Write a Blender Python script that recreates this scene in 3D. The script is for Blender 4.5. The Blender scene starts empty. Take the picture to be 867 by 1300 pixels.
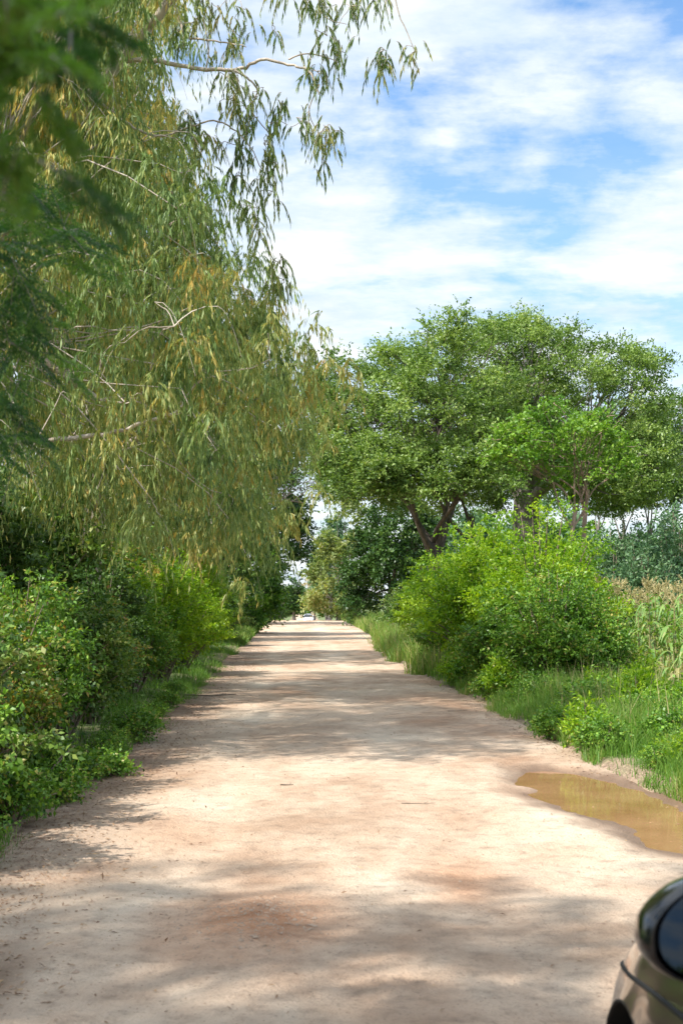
import bpy, bmesh, math, random
import numpy as np
from mathutils import Vector, noise as mnoise

SC = bpy.context.scene
COL = SC.collection
R = math.radians

# ------------------------------------------------------------------ camera
cam_d = bpy.data.cameras.new("camera")
cam = bpy.data.objects.new("camera", cam_d)
COL.objects.link(cam)
SC.camera = cam
cam.location = (0, 0, 1.70)
cam.rotation_euler = (R(90 + 3.4), 0, R(-1.54))
cam_d.sensor_fit = 'VERTICAL'
cam_d.sensor_height = 36.0
cam_d.lens = 50.0
cam_d.clip_start = 0.05
cam_d.clip_end = 4000
cam_d.dof.use_dof = True
cam_d.dof.focus_distance = 26.0
cam_d.dof.aperture_fstop = 5.6

# ------------------------------------------------------------------ light
SUN_EL, SUN_AZ = 52.0, 238.0          # azimuth clockwise from +Y: left and slightly behind the camera
se, sa = R(SUN_EL), R(SUN_AZ)
to_sun = Vector((math.sin(sa) * math.cos(se), math.cos(sa) * math.cos(se), math.sin(se)))
sun_d = bpy.data.lights.new("sun", 'SUN')
sun_d.energy = 4.0
sun_d.angle = R(0.9)
sun_d.color = (1.0, 0.95, 0.88)
sun = bpy.data.objects.new("sun", sun_d)
COL.objects.link(sun)
sun.rotation_euler = (-to_sun).to_track_quat('-Z', 'Y').to_euler()

world = bpy.data.worlds.new("World")
SC.world = world
world.use_nodes = True
wt = world.node_tree
wt.nodes.clear()
def N(t, typ, **kw):
    n = t.nodes.new(typ)
    for k, v in kw.items():
        if k.startswith('i_'):
            n.inputs[int(k[2:])].default_value = v
        else:
            setattr(n, k, v)
    return n
def math_node(t, op, a, b=None, clamp=False):
    n = t.nodes.new('ShaderNodeMath'); n.operation = op; n.use_clamp = clamp
    for i, v in enumerate((a, b)):
        if v is None: continue
        if isinstance(v, (int, float)): n.inputs[i].default_value = v
        else: t.links.new(v, n.inputs[i])
    return n.outputs[0]
def ramp(t, fac, stops, interp='LINEAR'):
    n = t.nodes.new('ShaderNodeValToRGB')
    cr = n.color_ramp; cr.interpolation = interp
    while len(cr.elements) < len(stops): cr.elements.new(0.5)
    for e, (p, c) in zip(cr.elements, stops):
        e.position = p
        e.color = (c, c, c, 1) if isinstance(c, (int, float)) else (*c, 1)
    t.links.new(fac, n.inputs[0])
    return n.outputs[0]
def mixc(t, fac, a, b, mode='MIX'):
    n = t.nodes.new('ShaderNodeMix'); n.data_type = 'RGBA'; n.blend_type = mode
    for sock, v in ((n.inputs[0], fac), (n.inputs[6], a), (n.inputs[7], b)):
        if isinstance(v, (int, float)): sock.default_value = v
        elif isinstance(v, tuple): sock.default_value = (*v, 1) if len(v) == 3 else v
        else: t.links.new(v, sock)
    return n.outputs[2]

sky = N(wt, 'ShaderNodeTexSky', sky_type='NISHITA', sun_disc=False)
sky.sun_elevation = se
sky.sun_rotation = sa
sky.air_density = 1.0; sky.dust_density = 0.6; sky.ozone_density = 1.6
tc = N(wt, 'ShaderNodeTexCoord')
sep = N(wt, 'ShaderNodeSeparateXYZ'); wt.links.new(tc.outputs['Generated'], sep.inputs[0])
zc = math_node(wt, 'ADD', math_node(wt, 'MAXIMUM', sep.outputs[2], 0.0), 0.17)
px_ = math_node(wt, 'DIVIDE', sep.outputs[0], zc)
py_ = math_node(wt, 'DIVIDE', sep.outputs[1], zc)
comb = N(wt, 'ShaderNodeCombineXYZ')
wt.links.new(px_, comb.inputs[0]); wt.links.new(py_, comb.inputs[1])
def wnoise(scale, detail, rough, off, sc=(1, 1, 1), rot=0.0, dist=0.0):
    mp = N(wt, 'ShaderNodeMapping'); wt.links.new(comb.outputs[0], mp.inputs[0])
    mp.inputs['Location'].default_value = off; mp.inputs['Scale'].default_value = sc
    mp.inputs['Rotation'].default_value = (0, 0, rot)
    nn = N(wt, 'ShaderNodeTexNoise'); wt.links.new(mp.outputs[0], nn.inputs['Vector'])
    nn.inputs['Scale'].default_value = scale; nn.inputs['Detail'].default_value = detail
    nn.inputs['Roughness'].default_value = rough; nn.inputs['Distortion'].default_value = dist
    return nn.outputs[0]
CLOUD_OFF = (6.6, 7.7, 0.0)
n1 = wnoise(1.9, 9, 0.58, CLOUD_OFF, (1.15, 1.0, 1), 0.25, 0.15)
n2 = wnoise(6.5, 8, 0.62, (7.3, 2.1, 0), (0.7, 1.3, 1), 0.25)
n3 = wnoise(4.2, 8, 0.62, (1.3, 9.1, 0), (0.8, 1.2, 1), 0.25)
cm = math_node(wt, 'ADD', math_node(wt, 'MULTIPLY', n1, 0.78), math_node(wt, 'MULTIPLY', n2, 0.22))
cover = ramp(wt, cm, [(0.395, 0.0), (0.455, 0.42), (0.51, 0.80), (0.585, 1.0)])
hor = ramp(wt, sep.outputs[2], [(0.0, 1.0), (0.12, 0.80), (0.22, 0.22), (0.5, 0.0)])
cover = math_node(wt, 'MAXIMUM', cover, hor)
ccol = ramp(wt, n3, [(0.34, (3.3, 3.9, 4.6)), (0.48, (4.1, 4.45, 4.85)), (0.62, (5.0, 5.1, 5.2))])
# cloud brightened on the unseen sun side of the sky, added as fill light
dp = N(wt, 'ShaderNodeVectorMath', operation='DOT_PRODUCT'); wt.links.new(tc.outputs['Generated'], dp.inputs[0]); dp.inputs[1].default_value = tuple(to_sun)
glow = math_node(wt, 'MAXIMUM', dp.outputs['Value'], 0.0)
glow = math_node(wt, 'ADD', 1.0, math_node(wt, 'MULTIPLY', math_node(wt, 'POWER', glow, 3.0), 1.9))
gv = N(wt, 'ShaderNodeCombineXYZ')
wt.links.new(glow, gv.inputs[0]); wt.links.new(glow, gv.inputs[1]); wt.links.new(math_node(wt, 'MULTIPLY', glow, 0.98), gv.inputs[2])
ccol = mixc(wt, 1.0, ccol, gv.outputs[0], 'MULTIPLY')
skyc = mixc(wt, 1.0, sky.outputs[0], (0.56, 0.84, 1.03), 'MULTIPLY')
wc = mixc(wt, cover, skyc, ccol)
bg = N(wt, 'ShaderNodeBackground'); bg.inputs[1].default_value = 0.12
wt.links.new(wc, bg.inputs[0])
wo = N(wt, 'ShaderNodeOutputWorld'); wt.links.new(bg.outputs[0], wo.inputs[0])

SC.view_settings.view_transform = 'Standard'
SC.view_settings.look = 'None'
SC.view_settings.exposure = 0.97
SC.view_settings.gamma = 1
SC.view_settings.use_curve_mapping = False
SC.render.engine = 'CYCLES'
SC.cycles.use_denoising = True
SC.cycles.max_bounces = 7
SC.cycles.diffuse_bounces = 4
SC.cycles.transparent_max_bounces = 6
SC.cycles.caustics_reflective = False
SC.cycles.caustics_refractive = False

# ------------------------------------------------------------------ helpers
F = 1805.6
def at(px, py, Y):
    """point of the place seen at photograph pixel px,py when it stands Y metres up the road"""
    return np.array(((px - 385) / F * Y, Y, 1.70 - (py - 757) / F * Y))

def prop(o, label=None, cat=None, group=None, kind=None):
    if label: o['label'] = label
    if cat: o['category'] = cat
    if group: o['group'] = group
    if kind: o['kind'] = kind
    return o
def empty(name, loc=(0, 0, 0), rz=0.0):
    o = bpy.data.objects.new(name, None); COL.objects.link(o)
    o.empty_display_size = 0.2
    o.location = loc; o.rotation_euler = (0, 0, rz)
    return o
def link(name, me, mat, parent=None):
    o = bpy.data.objects.new(name, me); COL.objects.link(o)
    if mat is not None and len(me.materials) == 0:
        me.materials.append(mat)
    if parent is not None: o.parent = parent
    return o
def copy_tree(o, parent=None):
    c = o.copy(); COL.objects.link(c); c.parent = parent
    for ch in list(o.children):
        copy_tree(ch, c)
    return c
def np_mesh(name, V, Fc, attrs=None, smooth=False):
    """V (n,3), Fc (m,k) faces of one size; attrs {name:(domain, values)}"""
    me = bpy.data.meshes.new(name)
    V = np.ascontiguousarray(V, dtype=np.float32); Fc = np.ascontiguousarray(Fc, dtype=np.int32)
    m, k = Fc.shape
    me.vertices.add(len(V)); me.vertices.foreach_set('co', V.ravel())
    me.loops.add(m * k); me.loops.foreach_set('vertex_index', Fc.ravel())
    me.polygons.add(m)
    me.polygons.foreach_set('loop_start', np.arange(0, m * k, k, dtype=np.int32))
    me.polygons.foreach_set('loop_total', np.full(m, k, dtype=np.int32))
    if smooth:
        me.polygons.foreach_set('use_smooth', np.ones(m, dtype=bool))
    me.update(calc_edges=True)
    if attrs:
        for an, (dom, vals) in attrs.items():
            a = me.attributes.new(an, 'FLOAT', dom)
            a.data.foreach_set('value', np.ascontiguousarray(vals, dtype=np.float32))
    return me

def fbm(x, y, seed=0, octaves=4, scale=1.0):
    """smooth value noise in numpy, about -1..1"""
    out = np.zeros_like(x, dtype=float); amp = 1.0; tot = 0
    for o in range(octaves):
        xs = x * scale * 2 ** o + seed * 17.3 + o * 5.1; ys = y * scale * 2 ** o + seed * 9.7 + o * 3.3
        xi = np.floor(xs).astype(np.int64); yi = np.floor(ys).astype(np.int64)
        fx = xs - xi; fy = ys - yi
        fx = fx * fx * (3 - 2 * fx); fy = fy * fy * (3 - 2 * fy)
        def h(a, b):
            n = (a * 374761393 + b * 668265263 + seed * 974711) & 0x7fffffff
            n = ((n ^ (n >> 13)) * 1274126177) & 0x7fffffff
            return (n & 0xffff) / 32767.5 - 1
        v = (h(xi, yi) * (1 - fx) + h(xi + 1, yi) * fx) * (1 - fy) + (h(xi, yi + 1) * (1 - fx) + h(xi + 1, yi + 1) * fx) * fy
        out += v * amp; tot += amp; amp *= 0.5
    return out / tot

# ------------------------------------------------------------------ materials
def new_mat(name):
    m = bpy.data.materials.new(name); m.use_nodes = True
    t = m.node_tree
    b = t.nodes['Principled BSDF']
    return m, t, b
def simple(name, col, rough=0.6, metal=0.0, spec=0.5, coat=0.0):
    m, t, b = new_mat(name)
    b.inputs['Base Color'].default_value = (*col, 1)
    b.inputs['Roughness'].default_value = rough
    b.inputs['Metallic'].default_value = metal
    b.inputs['Specular IOR Level'].default_value = spec
    b.inputs['Coat Weight'].default_value = coat
    b.inputs['Coat Roughness'].default_value = 0.03
    return m
def leaf_mat(name, stops, transl=0.35, rough=0.42, tcol=(1.25, 1.35, 0.5)):
    m, t, b = new_mat(name)
    a = t.nodes.new('ShaderNodeAttribute'); a.attribute_name = 'tint'
    c = ramp(t, a.outputs['Fac'], stops)
    t.links.new(c, b.inputs['Base Color'])
    b.inputs['Roughness'].default_value = rough
    b.inputs['Specular IOR Level'].default_value = 0.35
    tr = t.nodes.new('ShaderNodeBsdfTranslucent')
    t.links.new(mixc(t, 1.0, c, tcol, 'MULTIPLY'), tr.inputs[0])
    mx = t.nodes.new('ShaderNodeMixShader'); mx.inputs[0].default_value = transl
    t.links.new(b.outputs[0], mx.inputs[1]); t.links.new(tr.outputs[0], mx.inputs[2])
    t.links.new(mx.outputs[0], t.nodes['Material Output'].inputs[0])
    return m
def bark_mat(name, c1, c2, scale=6, bump=0.4):
    m, t, b = new_mat(name)
    tcn = t.nodes.new('ShaderNodeTexCoord')
    mp = t.nodes.new('ShaderNodeMapping'); mp.inputs['Scale'].default_value = (1, 1, 0.22)
    t.links.new(tcn.outputs['Object'], mp.inputs[0])
    n = t.nodes.new('ShaderNodeTexNoise'); n.inputs['Scale'].default_value = scale; n.inputs['Detail'].default_value = 7
    n.inputs['Roughness'].default_value = 0.65
    t.links.new(mp.outputs[0], n.inputs['Vector'])
    t.links.new(ramp(t, n.outputs[0], [(0.32, c1), (0.65, c2)]), b.inputs['Base Color'])
    b.inputs['Roughness'].default_value = 0.85
    bp = t.nodes.new('ShaderNodeBump'); bp.inputs['Strength'].default_value = bump; bp.inputs['Distance'].default_value = 0.05
    t.links.new(n.outputs[0], bp.inputs['Height']); t.links.new(bp.outputs[0], b.inputs['Normal'])
    return m

M = {}
M['euc'] = leaf_mat('eucalyptus_leaf', [(0.0, (0.075, 0.135, 0.04)), (0.3, (0.15, 0.235, 0.065)), (0.6, (0.28, 0.35, 0.11)), (0.80, (0.43, 0.41, 0.13)), (1.0, (0.52, 0.35, 0.08))], 0.36, 0.5, (1.3, 1.2, 0.55))
M['broad'] = leaf_mat('broad_leaf', [(0.0, (0.035, 0.09, 0.018)), (0.5, (0.10, 0.19, 0.035)), (0.85, (0.20, 0.29, 0.06)), (1.0, (0.28, 0.30, 0.10))], 0.25, 0.38)
M['big'] = leaf_mat('umbrella_tree_leaf', [(0.0, (0.055, 0.11, 0.025)), (0.45, (0.175, 0.27, 0.06)), (0.85, (0.33, 0.42, 0.12)), (1.0, (0.45, 0.45, 0.20))], 0.33, 0.42)
M['dark'] = leaf_mat('dark_leaf', [(0.0, (0.022, 0.06, 0.014)), (0.6, (0.06, 0.125, 0.026)), (1.0, (0.14, 0.22, 0.05))], 0.25, 0.4)
M['lime'] = leaf_mat('lime_leaf', [(0.0, (0.07, 0.18, 0.015)), (0.5, (0.22, 0.37, 0.022)), (1.0, (0.40, 0.50, 0.04))], 0.42, 0.42, (1.3, 1.4, 0.35))
M['mid'] = leaf_mat('mid_leaf', [(0.0, (0.035, 0.10, 0.015)), (0.5, (0.11, 0.24, 0.028)), (0.88, (0.26, 0.42, 0.05)), (1.0, (0.38, 0.34, 0.09))], 0.27, 0.42)
M['patchy'] = leaf_mat('autumn_tinged_leaf', [(0.0, (0.04, 0.11, 0.02)), (0.55, (0.14, 0.25, 0.035)), (0.75, (0.33, 0.31, 0.06)), (1.0, (0.36, 0.18, 0.07))], 0.36, 0.45)
M['fresh'] = leaf_mat('fresh_leaf', [(0.0, (0.07, 0.17, 0.02)), (0.5, (0.17, 0.31, 0.035)), (1.0, (0.33, 0.45, 0.06))], 0.33, 0.42)
M['blue'] = leaf_mat('bluish_leaf', [(0.0, (0.07, 0.15, 0.07)), (0.6, (0.12, 0.22, 0.10)), (1.0, (0.20, 0.29, 0.13))], 0.3, 0.45, (1.1, 1.2, 0.8))
M['pale'] = leaf_mat('pale_leaf', [(0.0, (0.14, 0.20, 0.06)), (0.5, (0.23, 0.28, 0.09)), (1.0, (0.38, 0.34, 0.13))], 0.35, 0.5)
M['acacia'] = leaf_mat('acacia_leaflet', [(0.0, (0.035, 0.085, 0.03)), (0.6, (0.075, 0.15, 0.045)), (1.0, (0.16, 0.25, 0.05))], 0.4, 0.45, (1.0, 1.5, 0.5))
M['grass'] = leaf_mat('grass_blade', [(0.0, (0.08, 0.19, 0.025)), (0.6, (0.16, 0.29, 0.045)), (0.88, (0.27, 0.34, 0.08)), (1.0, (0.42, 0.36, 0.17))], 0.35, 0.5)
M['straw'] = leaf_mat('straw', [(0.0, (0.36, 0.33, 0.14)), (1.0, (0.60, 0.50, 0.28))], 0.3, 0.6, (1.1, 1.0, 0.7))
M['maize'] = leaf_mat('maize_leaf', [(0.0, (0.10, 0.22, 0.05)), (0.6, (0.19, 0.31, 0.07)), (1.0, (0.42, 0.36, 0.16))], 0.3, 0.5)
M['litter'] = leaf_mat('dry_leaf', [(0.0, (0.16, 0.085, 0.045)), (0.6, (0.27, 0.16, 0.085)), (1.0, (0.42, 0.28, 0.15))], 0.1, 0.7, (1, 1, 1))
M['bark_pale'] = bark_mat('pale_bark', (0.34, 0.27, 0.21), (0.58, 0.50, 0.42), 5)
M['bark_dark'] = bark_mat('dark_bark', (0.05, 0.04, 0.033), (0.16, 0.125, 0.10), 7)
M['bark_grey'] = bark_mat('grey_bark', (0.11, 0.09, 0.08), (0.30, 0.26, 0.23), 5)
M['bark_red'] = bark_mat('reddish_bark', (0.20, 0.13, 0.10), (0.42, 0.28, 0.22), 7)
M['twig'] = bark_mat('twig_bark', (0.12, 0.09, 0.06), (0.28, 0.22, 0.16), 20)

# ------------------------------------------------------------------ terrain
def base_z(y):
    y = np.asarray(y, dtype=float)
    a = np.clip(y - 92, 0, None)
    drop = np.where(a < 30, a * a * 0.00042, 0.378 + (a - 30) * 0.0205)
    drop = np.minimum(drop, 3.4 + 0.3 * (1 - np.exp(-np.clip(a - 180, 0, None) / 200)))
    return -drop
def edge_left(y):
    return -1.92 - 0.35 * np.clip((y - 30) / 60, 0, 1) + 0.14 * fbm(y, y * 0 + 3, 5, 3, 0.35)
def edge_right(y):
    y = np.asarray(y, dtype=float)
    return 2.90 - 0.50 * np.exp(-((y - 38) / 15) ** 2) + 0.55 * np.clip((14 - y) / 5, 0, 1) + 0.10 * fbm(y, y * 0 + 8, 7, 3, 0.4)
# puddle outline (true place on the road)
PUD = np.array([(2.17, 14.4), (2.5, 14.35), (2.86, 13.8), (3.12, 12.9), (3.27, 12.0), (3.42, 11.0), (3.5, 9.9), (3.35, 9.0),
                (2.95, 8.95), (2.56, 9.5), (2.36, 10.1), (2.2, 11.0), (2.02, 11.8), (1.88, 12.5), (2.08, 13.0), (2.02, 13.5)])
def poly_dist(px, py, poly):
    """signed distance, negative inside"""
    d = np.full(px.shape, 1e9); inside = np.zeros(px.shape, dtype=bool)
    n = len(poly)
    for i in range(n):
        ax, ay = poly[i]; bx, by = poly[(i + 1) % n]
        ex, ey = bx - ax, by - ay
        t = np.clip(((px - ax) * ex + (py - ay) * ey) / (ex * ex + ey * ey), 0, 1)
        d = np.minimum(d, np.hypot(px - ax - t * ex, py - ay - t * ey))
        c = ((ay > py) != (by > py)) & (px < (bx - ax) * (py - ay) / (by - ay + 1e-12) + ax)
        inside ^= c
    return np.where(inside, -d, d)
def road_z(x, y):
    z = base_z(y)
    f = np.clip(1.2 - y / 60, 0.15, 1)
    z = z + 0.030 * fbm(x, y * 0.6, 11, 3, 0.8) * f + 0.018 * fbm(x, y, 12, 4, 2.6) * f + 0.005 * fbm(x, y, 14, 2, 9) * f
    # wheel tracks and a slight crown
    for xc in (-0.75, 0.95):
        z = z - 0.024 * np.exp(-((x - xc - 0.15 * fbm(y, y * 0, 15, 2, 0.2)) / 0.24) ** 2) * (0.6 + 0.4 * fbm(y, y * 0, 13, 2, 0.4)) * f
    # low gravel mound and pothole rim
    d = np.hypot((x + 0.27) / 0.42, (y - 7.55) / 0.62)
    z = z + 0.03 * np.exp(-d ** 2 * 1.2) + 0.022 * fbm(x, y, 21, 3, 9) * np.exp(-d ** 2)
    d = np.hypot((x - 0.95) / 0.4, (y - 8.7) / 0.8)
    z = z + 0.012 * np.exp(-d ** 2) 
    pd = poly_dist(x, y, PUD) + 0.16 * fbm(x, y, 31, 4, 2.6)
    z = z - 0.075 * np.clip(0.5 - pd / 0.5, 0, 1) ** 1.2 + 0.006 * np.exp(-((pd - 0.3) / 0.15) ** 2)
    return z
def ground_z(x, y):
    x = np.asarray(x, dtype=float); y = np.asarray(y, dtype=float)
    el, er = edge_left(y), edge_right(y)
    out = np.maximum(el - x, x - er)       # metres outside the road
    t = np.clip((out + 0.22) / 0.5, 0, 1); t = t * t * (3 - 2 * t)
    near = np.clip(1.3 - y / 120, 0.2, 1)
    z = base_z(y) - 0.16 * (1 - t) + t * (0.05 + 0.10 * np.clip(out / 2.0, 0, 1.0))
    z = z + t * near * (0.05 * fbm(x, y, 41, 4, 0.9))
    z = z + np.clip(out - 12, 0, 200) * 0.006 * (x < 0)
    return z

def grid(xs, ys):
    X, Y = np.meshgrid(xs, ys)
    nx, ny = len(xs), len(ys)
    i = np.arange(nx * ny).reshape(ny, nx)
    Fc = np.stack([i[:-1, :-1], i[:-1, 1:], i[1:, 1:], i[1:, :-1]], -1).reshape(-1, 4)
    return X.ravel(), Y.ravel(), Fc
def prog(a, b, s0, g):
    v = [a]; s = s0
    while v[-1] < b:
        v.append(v[-1] + s); s *= g
    return np.array(v)

# ground sheet
xr = prog(0, 1600, 0.16, 1.045); xs = np.concatenate([-xr[::-1][:-1], xr]) + 0.4
ya = prog(0, 1900, 0.16, 1.018); yb = prog(0, 200, 0.3, 1.12)
ys = np.concatenate([-yb[::-1][:-1], ya])
X, Y, Fc = grid(xs, ys)
Z = ground_z(X, Y)
el, er = edge_left(Y), edge_right(Y)
outd = np.maximum(el - X, X - er)
g_me = np_mesh('ground', np.stack([X, Y, Z], 1), Fc, {'edge': ('POINT', outd)}, True)
m, t, b = new_mat('verge_soil')
tcn = t.nodes.new('ShaderNodeTexCoord')
nz = t.nodes.new('ShaderNodeTexNoise'); nz.inputs['Scale'].default_value = 1.7; nz.inputs['Detail'].default_value = 8
t.links.new(tcn.outputs['Object'], nz.inputs['Vector'])
nf = t.nodes.new('ShaderNodeTexNoise'); nf.inputs['Scale'].default_value = 26; nf.inputs['Detail'].default_value = 5
t.links.new(tcn.outputs['Object'], nf.inputs['Vector'])
ea = t.nodes.new('ShaderNodeAttribute'); ea.attribute_name = 'edge'
soil = ramp(t, nf.outputs[0], [(0.3, (0.16, 0.11, 0.07)), (0.55, (0.27, 0.19, 0.13)), (0.75, (0.40, 0.29, 0.20))])
green = ramp(t, nf.outputs[0], [(0.3, (0.05, 0.09, 0.02)), (0.7, (0.13, 0.19, 0.045))])
gm = math_node(t, 'ADD', math_node(t, 'MULTIPLY', ea.outputs['Fac'], 1.3), math_node(t, 'MULTIPLY', math_node(t, 'SUBTRACT', nz.outputs[0], 0.5), 2.4), True)
gm = math_node(t, 'MULTIPLY', gm, 0.85)
t.links.new(mixc(t, gm, soil, green), b.inputs['Base Color'])
b.inputs['Roughness'].default_value = 0.95
bp = t.nodes.new('ShaderNodeBump'); bp.inputs['Strength'].default_value = 0.5; bp.inputs['Distance'].default_value = 0.04
t.links.new(nf.outputs[0], bp.inputs['Height']); t.links.new(bp.outputs[0], b.inputs['Normal'])
prop(link('ground', g_me, m), kind='structure')

# road sheet
xs = np.arange(-2.9, 4.3, 0.045)
ys = np.concatenate([np.arange(-30, 3, 0.5), prog(3, 420, 0.045, 1.0105)])
X, Y, Fc = grid(xs, ys)
Z = road_z(X, Y)
el, er = edge_left(Y), edge_right(Y)
out = np.maximum(el - X, X - er)
Z = Z - 0.10 * np.clip((out - 0.05) / 0.4, 0, 2) ** 1.3
dm = np.hypot((X + 0.27) / 0.55, (Y - 7.55) / 0.80); dm2 = np.hypot((X - 0.95) / 0.35, (Y - 8.7) / 1.1)
wob = 0.35 * fbm(X, Y, 51, 4, 3.0)
red = np.clip(1.25 - dm + wob, 0, 1) + 0.75 * np.clip(1.1 - dm2 + wob, 0, 1)
for rx, ry, rr in ((2.0, 12.6, .35), (1.75, 9.6, .3), (-0.9, 10.5, .5), (2.6, 17.5, .5), (0.2, 30, 1.0), (1.5, 24, 0.8)):
    red = red + 0.35 * np.clip(1.2 - np.hypot((X - rx) / rr, (Y - ry) / rr / 1.5) + wob, 0, 1)
red = np.clip(red, 0, 1)
pd = poly_dist(X, Y, PUD) + 0.16 * fbm(X, Y, 31, 4, 2.6)
damp = np.clip(1.3 - (pd + 0.12) / 0.30 + 0.8 * fbm(X, Y, 33, 3, 3.0), 0, 1) + np.clip(1.3 - np.hypot((X + 1.42) / 0.22, (Y - 6.3) / 0.7) + wob, 0, 1)
damp = np.clip(damp, 0, 1)
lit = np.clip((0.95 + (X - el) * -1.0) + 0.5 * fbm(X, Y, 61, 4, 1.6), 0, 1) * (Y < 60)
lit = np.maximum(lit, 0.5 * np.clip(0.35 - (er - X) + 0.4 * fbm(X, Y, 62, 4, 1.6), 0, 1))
tone = np.clip(0.5 + 0.55 * fbm(X, Y * 0.55, 81, 5, 0.9) + 0.25 * fbm(X, Y, 82, 3, 5), 0, 1)
tone = tone + 0.22 * (np.exp(-((X + 0.75) / 0.3) ** 2) + np.exp(-((X - 0.95) / 0.32) ** 2)) - 0.10
r_me = np_mesh('dirt_road', np.stack([X, Y, Z], 1), Fc, {'red': ('POINT', red), 'damp': ('POINT', damp), 'litter': ('POINT', lit), 'tone': ('POINT', tone)}, True)
m, t, b = new_mat('sandy_dirt')
tcn = t.nodes.new('ShaderNodeTexCoord')
def tnoise(sc, det, rough=0.6, stretch=(1, 1, 1)):
    mp = t.nodes.new('ShaderNodeMapping'); mp.inputs['Scale'].default_value = stretch
    t.links.new(tcn.outputs['Object'], mp.inputs[0])
    n = t.nodes.new('ShaderNodeTexNoise'); n.inputs['Scale'].default_value = sc; n.inputs['Detail'].default_value = det
    n.inputs['Roughness'].default_value = rough
    t.links.new(mp.outputs[0], n.inputs['Vector']); return n.outputs[0]
na = tnoise(0.55, 8, 0.65, (1.3, 0.6, 1)); nb = tnoise(7, 8, 0.7); nc = tnoise(60, 4, 0.6)
col = ramp(t, na, [(0.32, (0.43, 0.295, 0.20)), (0.50, (0.53, 0.405, 0.295)), (0.66, (0.60, 0.49, 0.37))])
fine = ramp(t, nb, [(0.33, 0.68), (0.5, 1.0), (0.7, 1.10)])
col = mixc(t, 0.85, col, fine, 'MULTIPLY')
grit = ramp(t, nc, [(0.30, 0.62), (0.42, 1.0), (0.7, 1.05)])
col = mixc(t, 0.7, col, grit, 'MULTIPLY')
ta = t.nodes.new('ShaderNodeAttribute'); ta.attribute_name = 'tone'
col = mixc(t, 0.75, col, ramp(t, ta.outputs['Fac'], [(0.12, (0.66, 0.55, 0.48)), (0.45, (0.96, 0.92, 0.90)), (0.85, (1.16, 1.18, 1.20))]), 'MULTIPLY')
vo = t.nodes.new('ShaderNodeTexVoronoi'); vo.inputs['Scale'].default_value = 22
t.links.new(tcn.outputs['Object'], vo.inputs['Vector'])
peb = ramp(t, vo.outputs['Distance'], [(0.0, 0.55), (0.10, 0.62), (0.16, 1.0)])
sel = ramp(t, vo.outputs['Color'], [(0.55, 0.0), (0.62, 0.85)])
col = mixc(t, sel, col, mixc(t, 1.0, col, peb, 'MULTIPLY'))
ra = t.nodes.new('ShaderNodeAttribute'); ra.attribute_name = 'red'
da = t.nodes.new('ShaderNodeAttribute'); da.attribute_name = 'damp'
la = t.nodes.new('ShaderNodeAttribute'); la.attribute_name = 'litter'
redc = ramp(t, nb, [(0.3, (0.34, 0.16, 0.08)), (0.7, (0.55, 0.31, 0.18))])
col = mixc(t, math_node(t, 'MULTIPLY', ra.outputs['Fac'], 1.0), col, redc)
col = mixc(t, math_node(t, 'MULTIPLY', da.outputs['Fac'], 0.9), col, (0.17, 0.105, 0.065))
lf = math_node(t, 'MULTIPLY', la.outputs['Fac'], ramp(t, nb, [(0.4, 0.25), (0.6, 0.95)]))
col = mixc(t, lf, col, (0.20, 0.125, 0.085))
t.links.new(col, b.inputs['Base Color'])
rg = math_node(t, 'SUBTRACT', 0.93, math_node(t, 'MULTIPLY', da.outputs['Fac'], 0.45))
t.links.new(rg, b.inputs['Roughness'])
b.inputs['Specular IOR Level'].default_value = 0.25
bh = math_node(t, 'ADD', math_node(t, 'MULTIPLY', nb, 0.62), math_node(t, 'ADD', math_node(t, 'MULTIPLY', nc, 0.3), math_node(t, 'MULTIPLY', tnoise(22, 6, 0.7), 0.4)))
bp = t.nodes.new('ShaderNodeBump'); bp.inputs['Strength'].default_value = 1.0; bp.inputs['Distance'].default_value = 0.05
t.links.new(bh, bp.inputs['Height']); t.links.new(bp.outputs[0], b.inputs['Normal'])
M['dirt'] = m
prop(link('dirt_road', r_me, m), kind='structure')

# puddle water
bm = bmesh.new()
cx, cy = PUD.mean(0)
vs = [bm.verts.new((cx + (x - cx) * 1.35, cy + (y - cy) * 1.15, -0.052)) for x, y in PUD]
bm.faces.new(vs)
w_me = bpy.data.meshes.new('puddle_water'); bm.to_mesh(w_me); bm.free()
m, t, b = new_mat('muddy_water')
tcn = t.nodes.new('ShaderNodeTexCoord')
n_ = t.nodes.new('ShaderNodeTexNoise'); n_.inputs['Scale'].default_value = 1.6; n_.inputs['Detail'].default_value = 3
t.links.new(tcn.outputs['Object'], n_.inputs['Vector'])
t.links.new(ramp(t, n_.outputs[0], [(0.3, (0.23, 0.115, 0.05)), (0.7, (0.33, 0.18, 0.09))]), b.inputs['Base Color'])
b.inputs['Roughness'].default_value = 0.05; b.inputs['IOR'].default_value = 1.33
n2_ = t.nodes.new('ShaderNodeTexNoise'); n2_.inputs['Scale'].default_value = 9; n2_.inputs['Detail'].default_value = 2
t.links.new(tcn.outputs['Object'], n2_.inputs['Vector'])
bp = t.nodes.new('ShaderNodeBump'); bp.inputs['Strength'].default_value = 0.06; bp.inputs['Distance'].default_value = 0.02
t.links.new(n2_.outputs[0], bp.inputs['Height']); t.links.new(bp.outputs[0], b.inputs['Normal'])
prop(link('puddle_water', w_me, m), kind='structure')

# ------------------------------------------------------------------ leaves, twigs, branches
def unit(v):
    return v / (np.linalg.norm(v, axis=-1, keepdims=True) + 1e-9)
def rdir(rng, n):
    return unit(rng.normal(size=(n, 3)))

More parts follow.
